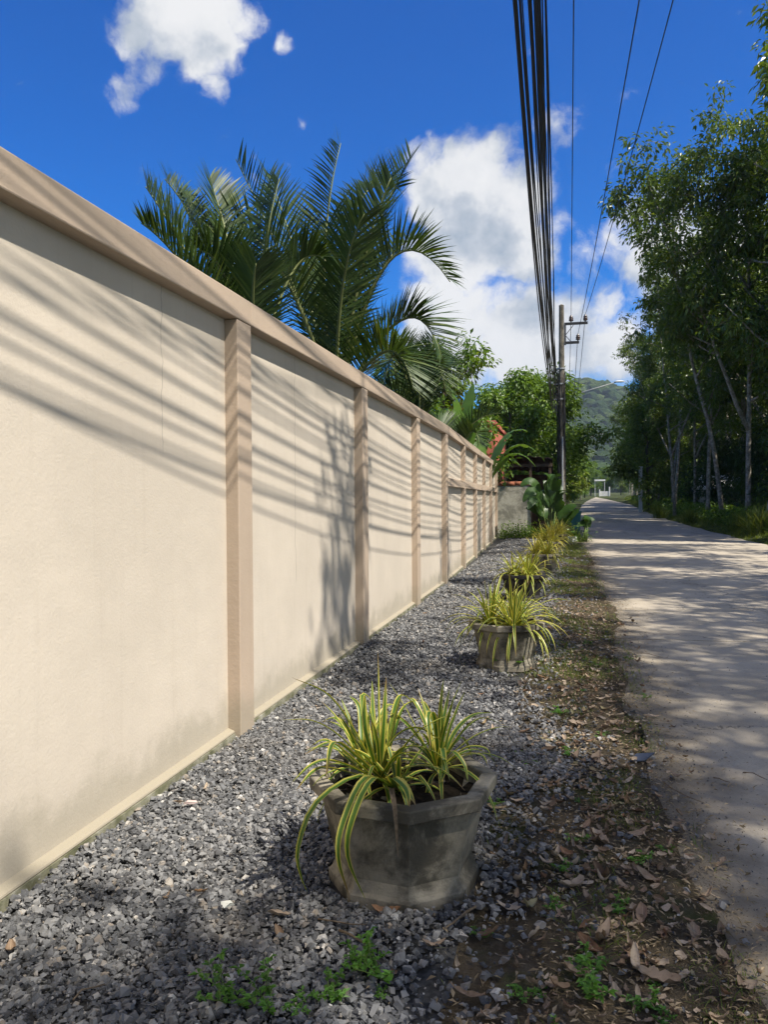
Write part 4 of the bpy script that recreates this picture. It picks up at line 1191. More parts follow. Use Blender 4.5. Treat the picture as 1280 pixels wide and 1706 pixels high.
def build_wires():
    R = random.Random(9)
    # three power lines on the insulators
    ends = [[(.05, 7.98), (1.02, 7.35), (1.72, 7.98)]] + [[(.34, 7.98), (.58, 7.30), (.84, 7.98)]] * 5
    labs = ['left of the three power lines on the upper crossarm', 'middle power line running to the lower crossarm', 'outermost power line at right on the upper crossarm']
    for i in range(5):
        for k in range(3):
            (x0, y0), (x1, y1) = POLES[i], POLES[i + 1]
            x0 = 0 if i == 0 else x0
            a = (x0 + ends[i][k][0], y0 - .01, gz(y0) + ends[i][k][1]); b = (x1 + ends[i + 1][k][0], y1 - .01, gz(y1) + ends[i + 1][k][1])
            m = MB(); m.tube(span(a, b, .35), .0085 if i == 0 else .011, 6)
            o = m.build('power_line', M['wire'], smooth=True)
            tag(o, labs[k] if i == 0 else 'thin power line beyond the near pole following the lane', 'wire', 'power lines on the crossarms' if i == 0 else 'power lines beyond the near pole')
    # the bundle of telephone cables
    for i in range(4):
        (x0, y0), (x1, y1) = POLES[i], POLES[i + 1]
        n = 24 if i == 0 else 16
        for k in range(n):
            q = k / (n - 1)
            xa = -.05 + .20 * ((k * .618) % 1 - .5) + R.uniform(-.012, .012); xb = -.20 + R.uniform(-.08, .08)
            # the cables hang in a loose fan, one below the other
            za = 6.20 - 1.15 * q + R.uniform(-.03, .03) + 1.6 * (xa + .07); zb = 5.95 - 1.2 * q + R.uniform(-.05, .05) + 1.2 * (xb + .2)
            sag = .95 + .60 * q + R.uniform(-.06, .06)
            if k == n - 3: sag += .35
            if k == 0 and i == 0: xa, xb, sag = -.16, -.34, 1.0
            rr = R.choice((.0045, .005, .006, .007, .009)) if i == 0 else R.choice((.006, .008, .011, .014))
            m = MB(); m.tube(span((x0 + xa, y0, gz(y0) + za), (x1 + xb, y1 - .15, gz(y1) + zb), sag, 30, .02, R), rr, 5)
            o = m.build('telephone_cable', M['cable'], smooth=True)
            if k == 0 and i == 0: tag(o, 'single thin cable hanging left of the thick bundle', 'cable')
            else: tag(o, 'one of the black cables sagging in the thick overhead bundle' if i == 0 else 'black cable of the bundle continuing beyond the near pole', 'cable', 'black telephone cables of the bundle' if i == 0 else 'bundle cables beyond the near pole')
    for (za, zb, s, y1) in ((4.2, 3.6, 1.1, 15.0), (4.0, 3.5, .5, 20.0)):
        pass

# ------------------------------------------------------------------ things beyond the wall end
def build_far_things():
    # old concrete wall across the end of the cream wall
    w = empty('old_concrete_wall', (-1.9, 29.2, 0)); tag(w, 'stained grey concrete wall with a rust red coping facing the viewer', 'wall')
    m = MB(); m.box(-2.6, .72, -.07, .07, -.1, 1.86); m.build('face', M['old_wall'], w, bevel=.01)
    for k in range(11):
        m = MB(); m.rings([(.10, 0), (.10, .30)], 10); o = m.build('coping_tile', M['rust_tile'], w, smooth=True)
        o.location = (-2.55 + k * .298, 0, 1.93); o.rotation_euler = (0, math.radians(90), 0); o.scale = (.9 + .02 * (k % 2), 1.05, 1)
    # open shed with a dark roof
    s = empty('shed', (-.55, 31.6, 0)); tag(s, 'low open shed with a dark sagging corrugated roof', 'shed')
    for k in range(6):
        m = MB()
        x0 = -1.9 + k * .34; q = .035 * k
        top = [(x0 + dx, yy, zz + .05 * (dx == .17) - q - .1 * dx) for yy, zz in ((-1.1, 3.12), (2.2, 2.66)) for dx in (0, .17, .35)]
        m.add(top + [(a, b, c_ - .02) for a, b, c_ in top], [(0, 1, 4, 3), (1, 2, 5, 4), (9, 10, 7, 6), (10, 11, 8, 7), (0, 6, 7, 1), (1, 7, 8, 2), (3, 4, 10, 9), (4, 5, 11, 10)])
        m.build('roof_sheet', M['shed_roof'], s)
    for (xx, yy, zz) in ((-1.7, -.9, 2.95), (-.7, -.9, 2.9), (.05, -.9, 2.8), (-1.7, 2.0, 2.5), (.05, 2.0, 2.4)):
        m = MB(); m.box(xx - .05, xx + .05, yy - .05, yy + .05, -.05, zz); m.build('post', M['wood_dark'], s)
    m = MB(); m.box(-1.85, .15, -.97, -.90, 2.62, 2.74); m.build('fascia_beam', M['wood_dark'], s)
    m = MB(); m.box(-1.8, .1, 2.06, 2.14, -.05, 2.4); m.build('back_wall', M['wood_dark'], s)
    # salmon house behind the wall
    c = pt(824, 831, 29.6)
    h = empty('salmon_house', (c.x, c.y, 0)); tag(h, 'salmon coloured house wall showing between palm and banana leaves', 'house')
    m = MB(); m.box(-4.2, 0, 0, 6, -.1, 4.22); m.build('wall', M['salmon'], h)
    m = MB(); m.box(-4.28, .07, -.07, 6.07, 4.22, 4.38); m.build('parapet', M['salmon'], h, bevel=.01)
    for xx in (-3.1, -1.5):
        m = MB(); m.box(xx - .42, xx + .42, -.03, .02, 1.0, 2.2); wn = m.build('window_frame', M['white_paint'], h)
        m = MB(); m.box(xx - .36, xx - .02, -.036, -.031, 1.06, 2.14); m.build('pane', M['glass'], wn)
        m = MB(); m.box(xx + .02, xx + .36, -.036, -.031, 1.06, 2.14); m.build('pane', M['glass'], wn)
    # teal wheeled bin by the road edge
    p = pt(957, 831, 29.5)
    b = empty('waste_bin', (p.x, p.y, 0), .3); b.scale = (.8, .8, .85); tag(b, 'teal plastic waste bin at the road edge behind the plants', 'bin')
    m = MB(); vs = [(-.20, -.22, .06), (.20, -.22, .06), (.20, .22, .06), (-.20, .22, .06), (-.26, -.30, .98), (.26, -.30, .98), (.26, .30, .98), (-.26, .30, .98)]
    m.add(vs, [(3, 2, 1, 0), (4, 5, 6, 7), (0, 1, 5, 4), (1, 2, 6, 5), (2, 3, 7, 6), (3, 0, 4, 7)]); m.build('body', M['teal'], b, bevel=.02)
    m = MB(); m.box(-.285, .285, -.33, .32, .985, 1.04); m.build('lid', M['teal'], b, bevel=.02)
    m = MB(); m.tube([(-.22, .36, .93), (.22, .36, .93)], .018, 8); m.build('handle', M['teal'], b)
    for xx in (-.24, .24):
        m = MB(); m.tube([(xx - .03, .22, .09), (xx + .03, .22, .09)], .09, 14); m.build('wheel', M['black_plastic'], b)
    # pale stone among the grass
    p = pt(957, 880, 24.0)
    P = np.array([(p.x, p.y, .08)]); S, F = ico_stones()
    o = link('pale_stone', np_mesh('pale_stone', S[5] * .19, F, M['rock_white']), None, (p.x - .1, p.y, .09)); b_ = o.modifiers.new('bevel', 'BEVEL'); b_.width = .05; b_.segments = 3
    tag(o, 'pale stone lying in the grass beside the yellow plants', 'stone')
    # white post on the right verge
    p = pt(1068, 831, 62)
    q = empty('roadside_post', (p.x, p.y, gz(p.y))); tag(q, 'white square post on the right verge under the dark trees', 'post')
    m = MB(); m.box(-.13, .13, -.13, .13, -.2, 3.6); m.build('shaft', M['white_paint'], q, bevel=.01)
    m = MB(); m.box(-.16, .16, -.16, .16, 3.6, 3.68); m.build('cap', M['white_paint'], q)
    # gate that closes the far end of the lane
    p = pt(1008, 831, 190)
    g = empty('far_gate', (p.x, p.y, gz(p.y)), TH * .2); g.scale = (.62, 1, .72); tag(g, 'small white gate with posts closing the far end of the lane', 'gate')
    for xx in (-1.9, 1.9):
        m = MB(); m.box(xx - .2, xx + .2, -.2, .2, -.2, 2.5 if xx < 0 else 3.4); m.build('post', M['white_paint'], g)
    for k in range(11):
        m = MB(); m.box(-1.65 + k * .31, -1.65 + k * .31 + .22, -.03, .03, .15, 1.9); m.build('slat', M['white_paint'], g)
    m = MB(); m.box(-1.7, 1.7, .04, .08, .5, .62); m.box(-1.7, 1.7, .04, .08, 1.5, 1.62); m.build('rail', M['white_paint'], g)
    c2 = empty('gate_canopy', (p.x - .8, p.y + 6, gz(p.y))); c2.scale = (.55, 1, .95); tag(c2, 'white flat roof edge showing over the far gate', 'canopy')
    m = MB(); m.box(-2.6, 2.2, -1.5, 1.5, 4.2, 4.6); m.build('roof', M['white_paint'], c2)
    for xx in (-2.3, 1.9):
        m = MB(); m.box(xx - .1, xx + .1, -1.2, -1.0, -.2, 4.2); m.build('post', M['white_paint'], c2)
    # low building with a pale roof glimpsed through the trunks
    for (px, Z, rz, lab) in ((1300, 52, .1, 'pale metal shed roof glimpsed between trunks at the right edge'), (1170, 88, .0, 'pale building glimpsed far between the plantation trunks')):
        p = pt(px, 831, Z)
        s = empty('farm_building', (p.x, p.y, gz(p.y) + .2), rz); tag(s, lab, 'building')
        m = MB(); m.box(-4, 5, 0, 5, -.2, 1.7); m.build('wall', M['old_wall'], s)
        m = MB(); m.add([(-4.4, -.5, 1.62), (5.4, -.5, 1.62), (5.4, 2.5, 2.6), (-4.4, 2.5, 2.6), (5.4, 5.5, 1.62), (-4.4, 5.5, 1.62)], [(0, 1, 2, 3), (3, 2, 4, 5), (0, 3, 5), (1, 4, 2)]); m.build('roof', M['white_paint'], s)
        m = MB(); m.box(-1.5, -.6, -.03, .03, -.2, 1.5); m.build('door', M['wood_dark'], s)

# ------------------------------------------------------------------ small things on the ground
def dead_leaf_mesh(seed, L=1.0):
    R = random.Random(seed); n = 8; V = []; UV = []; F = []
    curl = R.uniform(.3, 1.7); cup = R.uniform(.2, 1.15); tw = R.uniform(-1.0, 1.0); wd = R.uniform(.19, .34); asym = R.uniform(.65, 1.0)
    for i in range(n + 1):
        f = i / n; a = curl * (f - .5)
        x = L * (f - .5) * (1 - .12 * curl); z = L * .22 * curl * (2 * f - 1) ** 2
        w = L * wd * (math.sin(math.pi * (.03 + .94 * f ** .85)) ** .75) + .006
        for k0 in (-1, -.5, 0, .5, 1):
            k = k0 * (asym if k0 > 0 else 1); k *= 1 - (.25 * R.random() if abs(k0) == 1 else 0)
            V.append((x, w * k * math.cos(cup * abs(k)), z + w * abs(k) * math.sin(cup * abs(k)) + tw * k * w * (f - .5) * .8 + R.gauss(0, .02) * L)); UV.append(((k0 + 1) / 2, f))
    for i in range(n):
        for k in range(4): a = i * 5 + k; F.append((a, a + 1, a + 6, a + 5))
    V = np.array(V); V[:, 2] -= V[:, 2].min()
    # stalk
    return np_mesh('dry_leaf', V, np.array(F), M['deadleaf'], smooth=True, uv=np.array(UV))

def build_litter():
    R = random.Random(55)
    meshes = [dead_leaf_mesh(i) for i in range(12)]
    def put(x, y, s, lab, z=None, grp='dry leaves scattered along the verge', name='dry_leaf'):
        zz = .03 if x < -.1 else (.030 if x < ROAD_L - .05 else .030)
        if x > ROAD_L + .1: zz = .022 + .014 * min(1, (x - ROAD_L) / 2.5)
        o = link(name, meshes[R.randrange(12)], None, (x, y, (z if z is not None else zz) + .002), (R.gauss(0, .16), R.gauss(0, .16), R.uniform(0, 6.28)), (s, s * R.uniform(.85, 1.25), s))
        tag(o, lab, 'leaf', grp)
    def gp(px, py):
        Z = EYE * FPX / (py - 831); v = pt(px, py, Z); return v.x, v.y
    special = [((460, 1545), .085, 'curled red-brown dry leaf on the gravel left of the foreground planter'), ((458, 1578), .08, 'second crumpled brown leaf just below the red-brown one'),
               ((640, 1545), .11, 'long curled dry leaf lying against the foot of the foreground planter'), ((720, 1602), .085, 'upright tan dry leaf on the gravel below the foreground planter'),
               ((1098, 1665), .13, 'large curled tan leaf at the road edge near the lower right'), ((1060, 1640), .12, 'brown leaf touching the large curled tan leaf near the lower right'),
               ((1000, 1420), .13, 'large pale crumpled leaf on the verge right of the planter'), ((925, 1448), .10, 'pointed orange-brown leaf, upper of a pair on the gravel edge'),
               ((950, 1462), .10, 'pointed orange-brown leaf, lower of a pair on the gravel edge'), ((1005, 1482), .13, 'broad tan leaf lying flat amid the verge litter'),
               ((1080, 1485), .11, 'yellowish dry leaf at the road edge right of the broad tan leaf'), ((820, 1226), .07, 'rust-brown leaf on the gravel behind the foreground planter'),
               ((1188, 1410), .06, 'small tan leaf alone on the concrete lane'), ((955, 1500), .10, 'grey-brown leaf below the pointed pair'), ((270, 1515), .05, 'small brown leaf amid dark gravel at lower left'),
               ((6, 1602), .06, 'reddish leaf at the extreme left on the gravel'), ((1000, 1590), .14, 'pale ragged leaf over green weeds at the verge'), ((970, 1135), .085, 'orange leaf lying right of the second planter'),
               ((980, 1250), .08, 'red-brown leaf on the dark earth of the verge')]
    for (p, s, lab) in special:
        x, y = gp(*p); put(x, y, s, lab, grp='single dry leaves one can pick out')
    for i in range(210):
        y = 1.6 + 8.5 * R.random() ** 1.7
        x = R.gauss(.10, .26)
        if y < 4.5: x = R.gauss(.15, .25)
        x = max(-.6, min(.75, x))
        put(x, y, R.choice((.045, .055, .065, .075, .09, .11)) * R.uniform(.8, 1.15), 'dry fallen leaf amid the litter between gravel and road')
    for i in range(34):
        y = R.uniform(1.6, 9); x = R.uniform(-1.7, -.3)
        put(x, y, R.uniform(.03, .065), 'small dry leaf fallen on the open gravel', grp='small dry leaves on the gravel', z=.034)
    for i in range(22):
        y = R.uniform(2.2, 14); x = R.uniform(.9, 4.5)
        if x > .242 * y + .3: continue
        put(x, y, R.uniform(.03, .06), 'small dry leaf lying on the concrete lane', grp='small dry leaves on the lane')
    # crumbs of leaf, straw and root: nobody could count them
    rng = np.random.default_rng(8); n = 20000
    y = 1.4 + 22 * rng.uniform(0, 1, n) ** 1.9; x = np.clip(rng.normal(.25, .26, n), -.6, 1.0)
    C = np.stack([x, y, .028 + rng.uniform(0, .012, n)], 1)
    D = rand_dirs(rng, n); D[:, 2] *= .25; N = rand_dirs(rng, n) * .35 + np.array([0, 0, 1.0])
    L = rng.uniform(.006, .034, n); W = L * rng.uniform(.06, .5, n)
    V, F = leaf_quads(C, D, N, L, W)
    tag(link('leaf_litter', np_mesh('leaf_litter', V, F, M['straw'], attrs={'rnd': np.repeat(rng.uniform(0, 1, n), 4)})), 'fine crumbs of dry leaf and straw on the verge', 'leaf litter', kind='stuff')
    # small broken leaves matted on the verge
    src = []
    for me in meshes:
        v = np.zeros(len(me.vertices) * 3, dtype=np.float32); me.vertices.foreach_get('co', v); src.append(v.reshape(-1, 3))
    uvs = np.array([((k + 1) / 2, i / 8) for i in range(9) for k in (-1, -.5, 0, .5, 1)])
    base = np.array([(i * 5 + k, i * 5 + k + 1, i * 5 + k + 6, i * 5 + k + 5) for i in range(8) for k in range(4)])
    VV = []; FF = []; AA = []; UU = []
    for i in range(1900):
        yy = 1.4 + 12 * R.random() ** 1.8; xx = max(-.5, min(.62, R.gauss(.2, .2))); sc_ = R.uniform(.02, .068)
        i0 = R.choice((0, 0, 0, 1, 2, 3)); i1 = R.choice((8, 8, 7, 6, 5))
        v = src[R.randrange(12)].copy() * np.array([sc_, sc_ * R.uniform(.8, 1.3), sc_ * R.uniform(.6, 1.8)])
        e = Matrix.Rotation(R.uniform(0, 6.28), 3, 'Z') @ Matrix.Rotation(R.gauss(0, .35), 3, 'X') @ Matrix.Rotation(R.gauss(0, .3), 3, 'Y')
        v = v @ np.array(e).T + np.array([xx, yy, .031 + R.uniform(0, .008)])
        FF.append(base[i0 * 4:i1 * 4] + 45 * i); VV.append(v); AA.append(np.full(45, R.random())); UU.append(uvs)
    o = link('leaf_fragments', np_mesh('leaf_fragments', np.concatenate(VV), np.concatenate(FF), M['deadleaf'], smooth=True, attrs={'rnd': np.concatenate(AA)}, uv=np.concatenate(UU)))
    tag(o, 'small broken dry leaves matted together on the verge', 'leaf litter', kind='stuff')
    # soil washed over the edge of the slab
    n = 16000
    y = 1.3 + 20 * rng.uniform(0, 1, n) ** 1.8; x = ROAD_L + .02 + .010 * np.minimum(y, 12) + .06 * np.sin(y * .8) + rng.exponential(.085, n) - .05
    C = np.stack([x, y, .024 + .014 * np.clip((x - ROAD_L) / 2.5, 0, 1) + rng.uniform(0, .004, n)], 1)
    D = rand_dirs(rng, n); D[:, 2] *= .3; L = rng.uniform(.002, .007, n) * (1 + y / 10)
    V, F = leaf_quads(C, D, rand_dirs(rng, n) * .5 + np.array([0, 0, 1.0]), L, L * rng.uniform(.4, .9, n))
    tag(link('washed_soil', np_mesh('washed_soil', V, F, M['dust'])), 'loose dark soil washed over the left edge of the lane', 'soil', kind='stuff')
    n = 2600
    y = 1.4 + 14 * rng.uniform(0, 1, n) ** 1.7; x = np.where(rng.uniform(0, 1, n) < .6, rng.normal(.42, .25, n), rng.uniform(.6, 4.0, n))
    zz = np.where(x < ROAD_L, .032, .020 + .016 * np.clip((x - ROAD_L) / 2.5, 0, 1))
    P = np.stack([x, y, zz + .001], 1)
    o = scatter_stones('grit', P, rng.uniform(.0012, .0048, n), 17, rng.uniform(0, .5, n)); tag(o, 'grit and tiny stones strewn over the lane edge', 'grit', kind='stuff')
    # twigs
    tw = [((560, 1580), (615, 1608), 'brown twig lying on gravel below the foreground planter'), ((790, 1540), (735, 1580), 'forked dry twig right of the upright tan leaf'), ((1105, 1320), (1175, 1358), 'thin twig lying across the lane edge'),
          ((1060, 1098), (1105, 1106), 'dark twig on the lane beside the second planter'), ((110, 1700), (165, 1672), 'pale straw on the gravel at lower left'), ((525, 1560), (605, 1570), 'curved dry vine under the foreground planter'),
          ((1190, 1314), (1218, 1322), 'short dark twig on the lane'), ((1240, 1305), (1280, 1318), 'dry stick at the right edge on the lane')]
    for i, (a, b, lab) in enumerate(tw):
        pa = gp(*a); pb = gp(*b)
        z = .045 if pa[0] < .2 else .036
        A = Vector((*pa, z)); B = Vector((*pb, z)); m = MB(); s = (B - A).cross(Vector((0, 0, 1))) * R.uniform(-.2, .2)
        r = .0045 if i in (0, 1) else .0028
        m.tube([A, A.lerp(B, .35) + s + Vector((0, 0, .006)), A.lerp(B, .7) + s * .6, B], [r, r * .9, r * .8, r * .4], 6)
        if i == 1: m.tube([A.lerp(B, .5) + s, A.lerp(B, .3) + s * 3], [r * .6, r * .3], 5)
        tag(m.build('twig', M['twig'], smooth=True), lab, 'twig')
    # odd fragments
    x, y = gp(313, 1356); S, F = ico_stones()
    tag(link('tile_fragment', np_mesh('tile_fragment', S[3] * np.array([.028, .014, .012]), F, M['pink_stone']), None, (x, y, .05), (0.1, 0, .15)), 'oblong pale pink fragment on the gravel near the wall', 'fragment')
    x, y = gp(375, 1533)
    tag(link('white_stone', np_mesh('white_stone', S[7] * .019, F, M['rock_white']), None, (x, y, .05), (.3, .2, 1)), 'single white stone on dark gravel left of the planter', 'stone')
    x, y = gp(1070, 1281)
    m = MB(); m.add([(-.07, -.02, 0), (.0, -.035, .004), (.075, .012, .012), (-.02, .03, .006), (-.07, -.02, .006), (.0, -.035, .010), (.075, .012, .018), (-.02, .03, .012)], [(3, 2, 1, 0), (4, 5, 6, 7), (0, 1, 5, 4), (1, 2, 6, 5), (2, 3, 7, 6), (3, 0, 4, 7)])
    o = m.build('dark_shard', M['slate'], loc=(x, y, .04)); o.rotation_euler = (.25, -.1, .25); tag(o, 'blue-grey angular shard at the edge of the lane', 'shard')

def weed_meshes(seed, hgt=.09, nst=5, ll=.03, wide=.5):
    R = random.Random(seed); rng = np.random.default_rng(seed)
    m = MB(); C = []; D = []; L = []
    for i in range(nst):
        a = R.uniform(0, 6.28); t = Vector((math.cos(a) * wide, math.sin(a) * wide, R.uniform(.35, 1.0))).normalized()
        p = Vector((R.gauss(0, .008), R.gauss(0, .008), 0)); h = hgt * R.uniform(.6, 1.2); pts = [p]
        for k in range(5):
            t = (t + Vector((R.gauss(0, .15), R.gauss(0, .15), R.gauss(0, .1)))).normalized(); pts.append(pts[-1] + t * h / 5)
            for q in range(3 if k < 4 else 5):
                aa = R.uniform(0, 6.28); C.append(tuple(pts[-1])); D.append((math.cos(aa), math.sin(aa), R.uniform(-.1, .5))); L.append(ll * R.uniform(.6, 1.2))
        m.tube(pts, [.0025, .002, .002, .0015, .0015, .001], 4)
    n = len(C); V, F = leaf_quads(np.array(C), np.array(D), rand_dirs(rng, n) * .4 + np.array([0, 0, 1.]), np.array(L), np.array(L) * rng.uniform(.4, .65, n))
    return m.mesh('stem', M['stem_green']), np_mesh('foliage', V, F, M['weed'], attrs={'rnd': np.repeat(rng.uniform(0, 1, n), 4)})

def build_weeds():
    R = random.Random(4)
    ms = [weed_meshes(1, .10, 6, .034), weed_meshes(2, .07, 5, .026, 1.2), weed_meshes(3, .13, 5, .03, .9), weed_meshes(4, .06, 7, .02, 1.6)]
    def gp(px, py):
        Z = EYE * FPX / (py - 831); v = pt(px, py, Z); return v.x, v.y
    sp = [((845, 1122), 1.35, 0, 'bright green weed growing against the foot of the second planter'), ((625, 1655), .95, 2, 'leafy green weed on gravel below the foreground planter'), ((600, 1640), .7, 0, 'small weed beside the leafy one under the planter'),
          ((380, 1700), 1.0, 2, 'feathery green weed at the bottom edge left'), ((440, 1704), .9, 2, 'feathery weed, middle of the bottom edge group'), ((545, 1690), .9, 1, 'creeping weed at the bottom edge right of the feathery ones'),
          ((480, 1702), .8, 3, 'low weed between the feathery weeds at the bottom edge'), ((932, 1200), .9, 1, 'bright weed on the gravel edge right of the second planter'), ((980, 1630), .8, 1, 'weed growing under a pale ragged leaf'),
          ((965, 1420), .7, 3, 'small weed in the litter beside the large pale leaf'), ((985, 1690), .8, 0, 'green weed at the bottom edge near the lane'), ((935, 1470), .6, 1, 'tiny weed between the pointed leaves')]
    for (p, s, k, lab) in sp:
        x, y = gp(*p)
        t = empty('weed', (x, y, .03), R.uniform(0, 6.28)); t.scale = (s,) * 3; link('stem', ms[k][0], t); link('foliage', ms[k][1], t); tag(t, lab, 'weed', 'single weeds in gravel and verge')
    for i in range(46):
        y = 2 + 12 * R.random() ** 1.4; x = R.gauss(.1, .3)
        x = max(-.7, min(.55, x)); s = R.uniform(.3, .75)
        t = empty('weed', (x, y, .028), R.uniform(0, 6.28)); t.scale = (s,) * 3; k = R.choice((1, 3)); link('stem', ms[k][0], t); link('foliage', ms[k][1], t)
        tag(t, 'tiny creeping weed in the littered strip beside the lane', 'weed', 'tiny creeping weeds of the verge')

def blades(P, h, lean, w, seed, mat, name, label, curve=.5):
    rng = np.random.default_rng(seed); n = len(P)
    a = rng.uniform(0, 2 * np.pi, n); D = np.stack([np.cos(a), np.sin(a), np.zeros(n)], 1); S = np.stack([-np.sin(a), np.cos(a), np.zeros(n)], 1)
    ln = np.abs(rng.normal(0, lean, n)) ; V = []
    for f, ww in ((0, 1.0), (.4, .85), (.75, .55), (1.0, .05)):
        c = P + D * (h * (ln * f + curve * ln * f * f))[:, None] + np.array([0, 0, 1.0]) * (h * (f - .45 * np.clip(ln, 0, 1.3) * f * f))[:, None]
        V += [c + S * (w * ww)[:, None], c - S * (w * ww)[:, None]]
    V = np.stack(V, 1).reshape(-1, 3); b = 8 * np.arange(n)[:, None]
    F = np.concatenate([b + np.array(q) for q in ((0, 1, 3, 2), (2, 3, 5, 4), (4, 5, 7, 6))], 0)
    me = np_mesh(name, V, F, mat, attrs={'rnd': np.repeat(rng.uniform(0, 1, n), 8)})
    return me

def build_grass():
    rng = np.random.default_rng(21)
    n = 30000
    y = rng.uniform(6.0, 30, n); x = rng.normal(.10, .28, n)
    cl = np.sin(y * 2.3 + np.sin(x * 6)) + np.sin(y * .9 + 2) + np.sin(x * 9 + y * 3.7) * .7
    k = (cl > .1 - (y - 6) * .08) & (x < .62) & (x > -.9)
    P = np.stack([x[k], y[k], np.full(k.sum(), .015)], 1); m = len(P)
    tag(link('grass', blades(P, rng.uniform(.02, .06, m) * (1 + (P[:, 1] - 6) / 30), .8, rng.uniform(.0015, .004, m), 1, M['grass'], 'grass', '')), 'short patchy grass along the left edge of the lane', 'grass', kind='stuff')
    # thin moss-like grass close to the viewer
    n = 9000; y = rng.uniform(1.6, 6.4, n); x = rng.normal(.28, .22, n); cl = np.sin(y * 5.1 + x * 7) + np.sin(x * 13 - y * 2.2)
    k = (cl > .35) & (x < .55); P = np.stack([x[k], y[k], np.full(k.sum(), .022)], 1); m = len(P)
    tag(link('grass', blades(P, rng.uniform(.012, .04, m), 1.0, rng.uniform(.0008, .0018, m), 2, M['grass'], 'grass', '')), 'sparse fine grass in the earth strip close to the viewer', 'grass', kind='stuff')
    # the far verge
    n = 52000; y = 16 + 130 * rng.uniform(0, 1, n) ** 1.5; c = np.array([road_c(v) for v in y]); g = np.array([gz(v) for v in y])
    dx = np.abs(rng.normal(0, .9, n)) - .05
    x = ROAD_R + c + dx + .1 * np.sin(y * 1.3)
    P = np.stack([x, y, g + np.clip(dx * .16, -.02, .28) - .01], 1)
    h = rng.uniform(.12, .38, n) * np.clip(.35 + dx * .8, .3, 1.5) * (1 + .5 * np.sin(y * .7))
    tag(link('verge_grass', blades(P, h, .7, rng.uniform(.004, .010, n), 3, M['grass'], 'verge_grass', '')), 'rough green grass growing along the right side of the lane', 'grass', kind='stuff')
    # weeds and ground cover under the trees
    n = 42000; y = 22 + 90 * rng.uniform(0, 1, n) ** 1.3; c = np.array([road_c(v) for v in y]); g = np.array([gz(v) for v in y])
    x = ROAD_R + .7 + c + np.abs(rng.normal(0, 2.2, n)); lump = .35 + .35 * np.sin(y * 1.1 + x) * np.sin(x * 1.7 - y * .6)
    z = g + .25 + rng.uniform(0, 1, n) * np.clip(lump + .2, .1, 1) * .9
    V, F = leaf_quads(np.stack([x, y, z], 1), rand_dirs(rng, n) + np.array([0, 0, -.2]), rand_dirs(rng, n) * .6 + np.array([0, 0, 1.]), rng.uniform(.08, .22, n), rng.uniform(.05, .11, n))
    tag(link('ground_cover', np_mesh('ground_cover', V, F, M['broad_leaf'], attrs={'rnd': np.repeat(rng.uniform(0, .8, n), 4)})), 'leafy ground cover under the trees on the right bank', 'ground cover', kind='stuff')
    # tall arching clumps at the right edge
    me = None
    for i, (px, py, Z, s, lab) in enumerate(((1272, 905, 25.5, 1.0, 'tall arching grass clump on the bank at the right edge'), (1240, 895, 28.5, .8, 'tall grass clump left of the one at the right edge'), (1150, 870, 38, .7, 'grass clump at the foot of the leaning trunk'), (1100, 862, 46, .8, 'grass clump on the bank near the white post'))):
        p = pt(px, py, Z); n = 420
        Q = np.stack([rng.normal(0, .22, n), rng.normal(0, .22, n), np.zeros(n)], 1)
        o = link('grass_clump', blades(Q, rng.uniform(.7, 1.35, n), .55, rng.uniform(.006, .012, n), 10 + i, M['grass'], 'grass_clump', '', .8), None, (p.x, p.y, gz(p.y) + .08)); o.scale = (s,) * 3
        tag(o, lab, 'grass clump')
    # weeds at the end of the gravel, by the old wall
    for i, (x, y, s, lab) in enumerate(((-1.75, 26.6, 1.0, 'scrubby weeds at the end of the cream wall'), (-1.2, 27.6, .9, 'scrubby weeds under the old concrete wall'), (-.7, 26.6, .7, 'low green weeds in front of the paddle-leaf clump'), (.25, 25.0, .9, 'green weeds beside the pale stone'))):
        n = 700; Q = np.stack([rng.normal(0, .28, n), rng.normal(0, .25, n), np.abs(rng.normal(0, .22, n))], 1)
        V, F = leaf_quads(Q, rand_dirs(rng, n) + np.array([0, 0, .3]), rand_dirs(rng, n) * .6 + np.array([0, 0, 1.]), rng.uniform(.05, .14, n), rng.uniform(.03, .06, n))
        o = link('weed_patch', np_mesh('weed_patch', V, F, M['broad_leaf'], attrs={'rnd': np.repeat(rng.uniform(0, .9, n), 4)}), None, (x, y, 0)); o.scale = (s,) * 3
        tag(o, lab, 'weeds', kind='stuff')

# ------------------------------------------------------------------ the forested hill and the air
def hill_h(X, Y):
    """height of the hills; X, Y numpy arrays in world metres"""
    # ridge seen beyond the lane: rises to about 150 m a kilometre away
    a = np.arctan2(X, Y); r = np.hypot(X, Y)
    ridge = 112 + 26 * np.sin(a * 3.4 + .75) + 10 * np.sin(a * 11 + 1.2) + 6 * np.sin(a * 23 + 1) + 3 * np.sin(a * 47)
    prof = np.clip((r - 420) / 560, 0, 1); prof = prof * prof * (3 - 2 * prof)
    spur = 16 * np.sin(X * .021 + 1.3) * np.sin(Y * .017) + 8 * np.sin(X * .05 + Y * .03)
    ridge = ridge * .77
    return ridge * prof + spur * prof * .8 - 2 * (1 - prof)

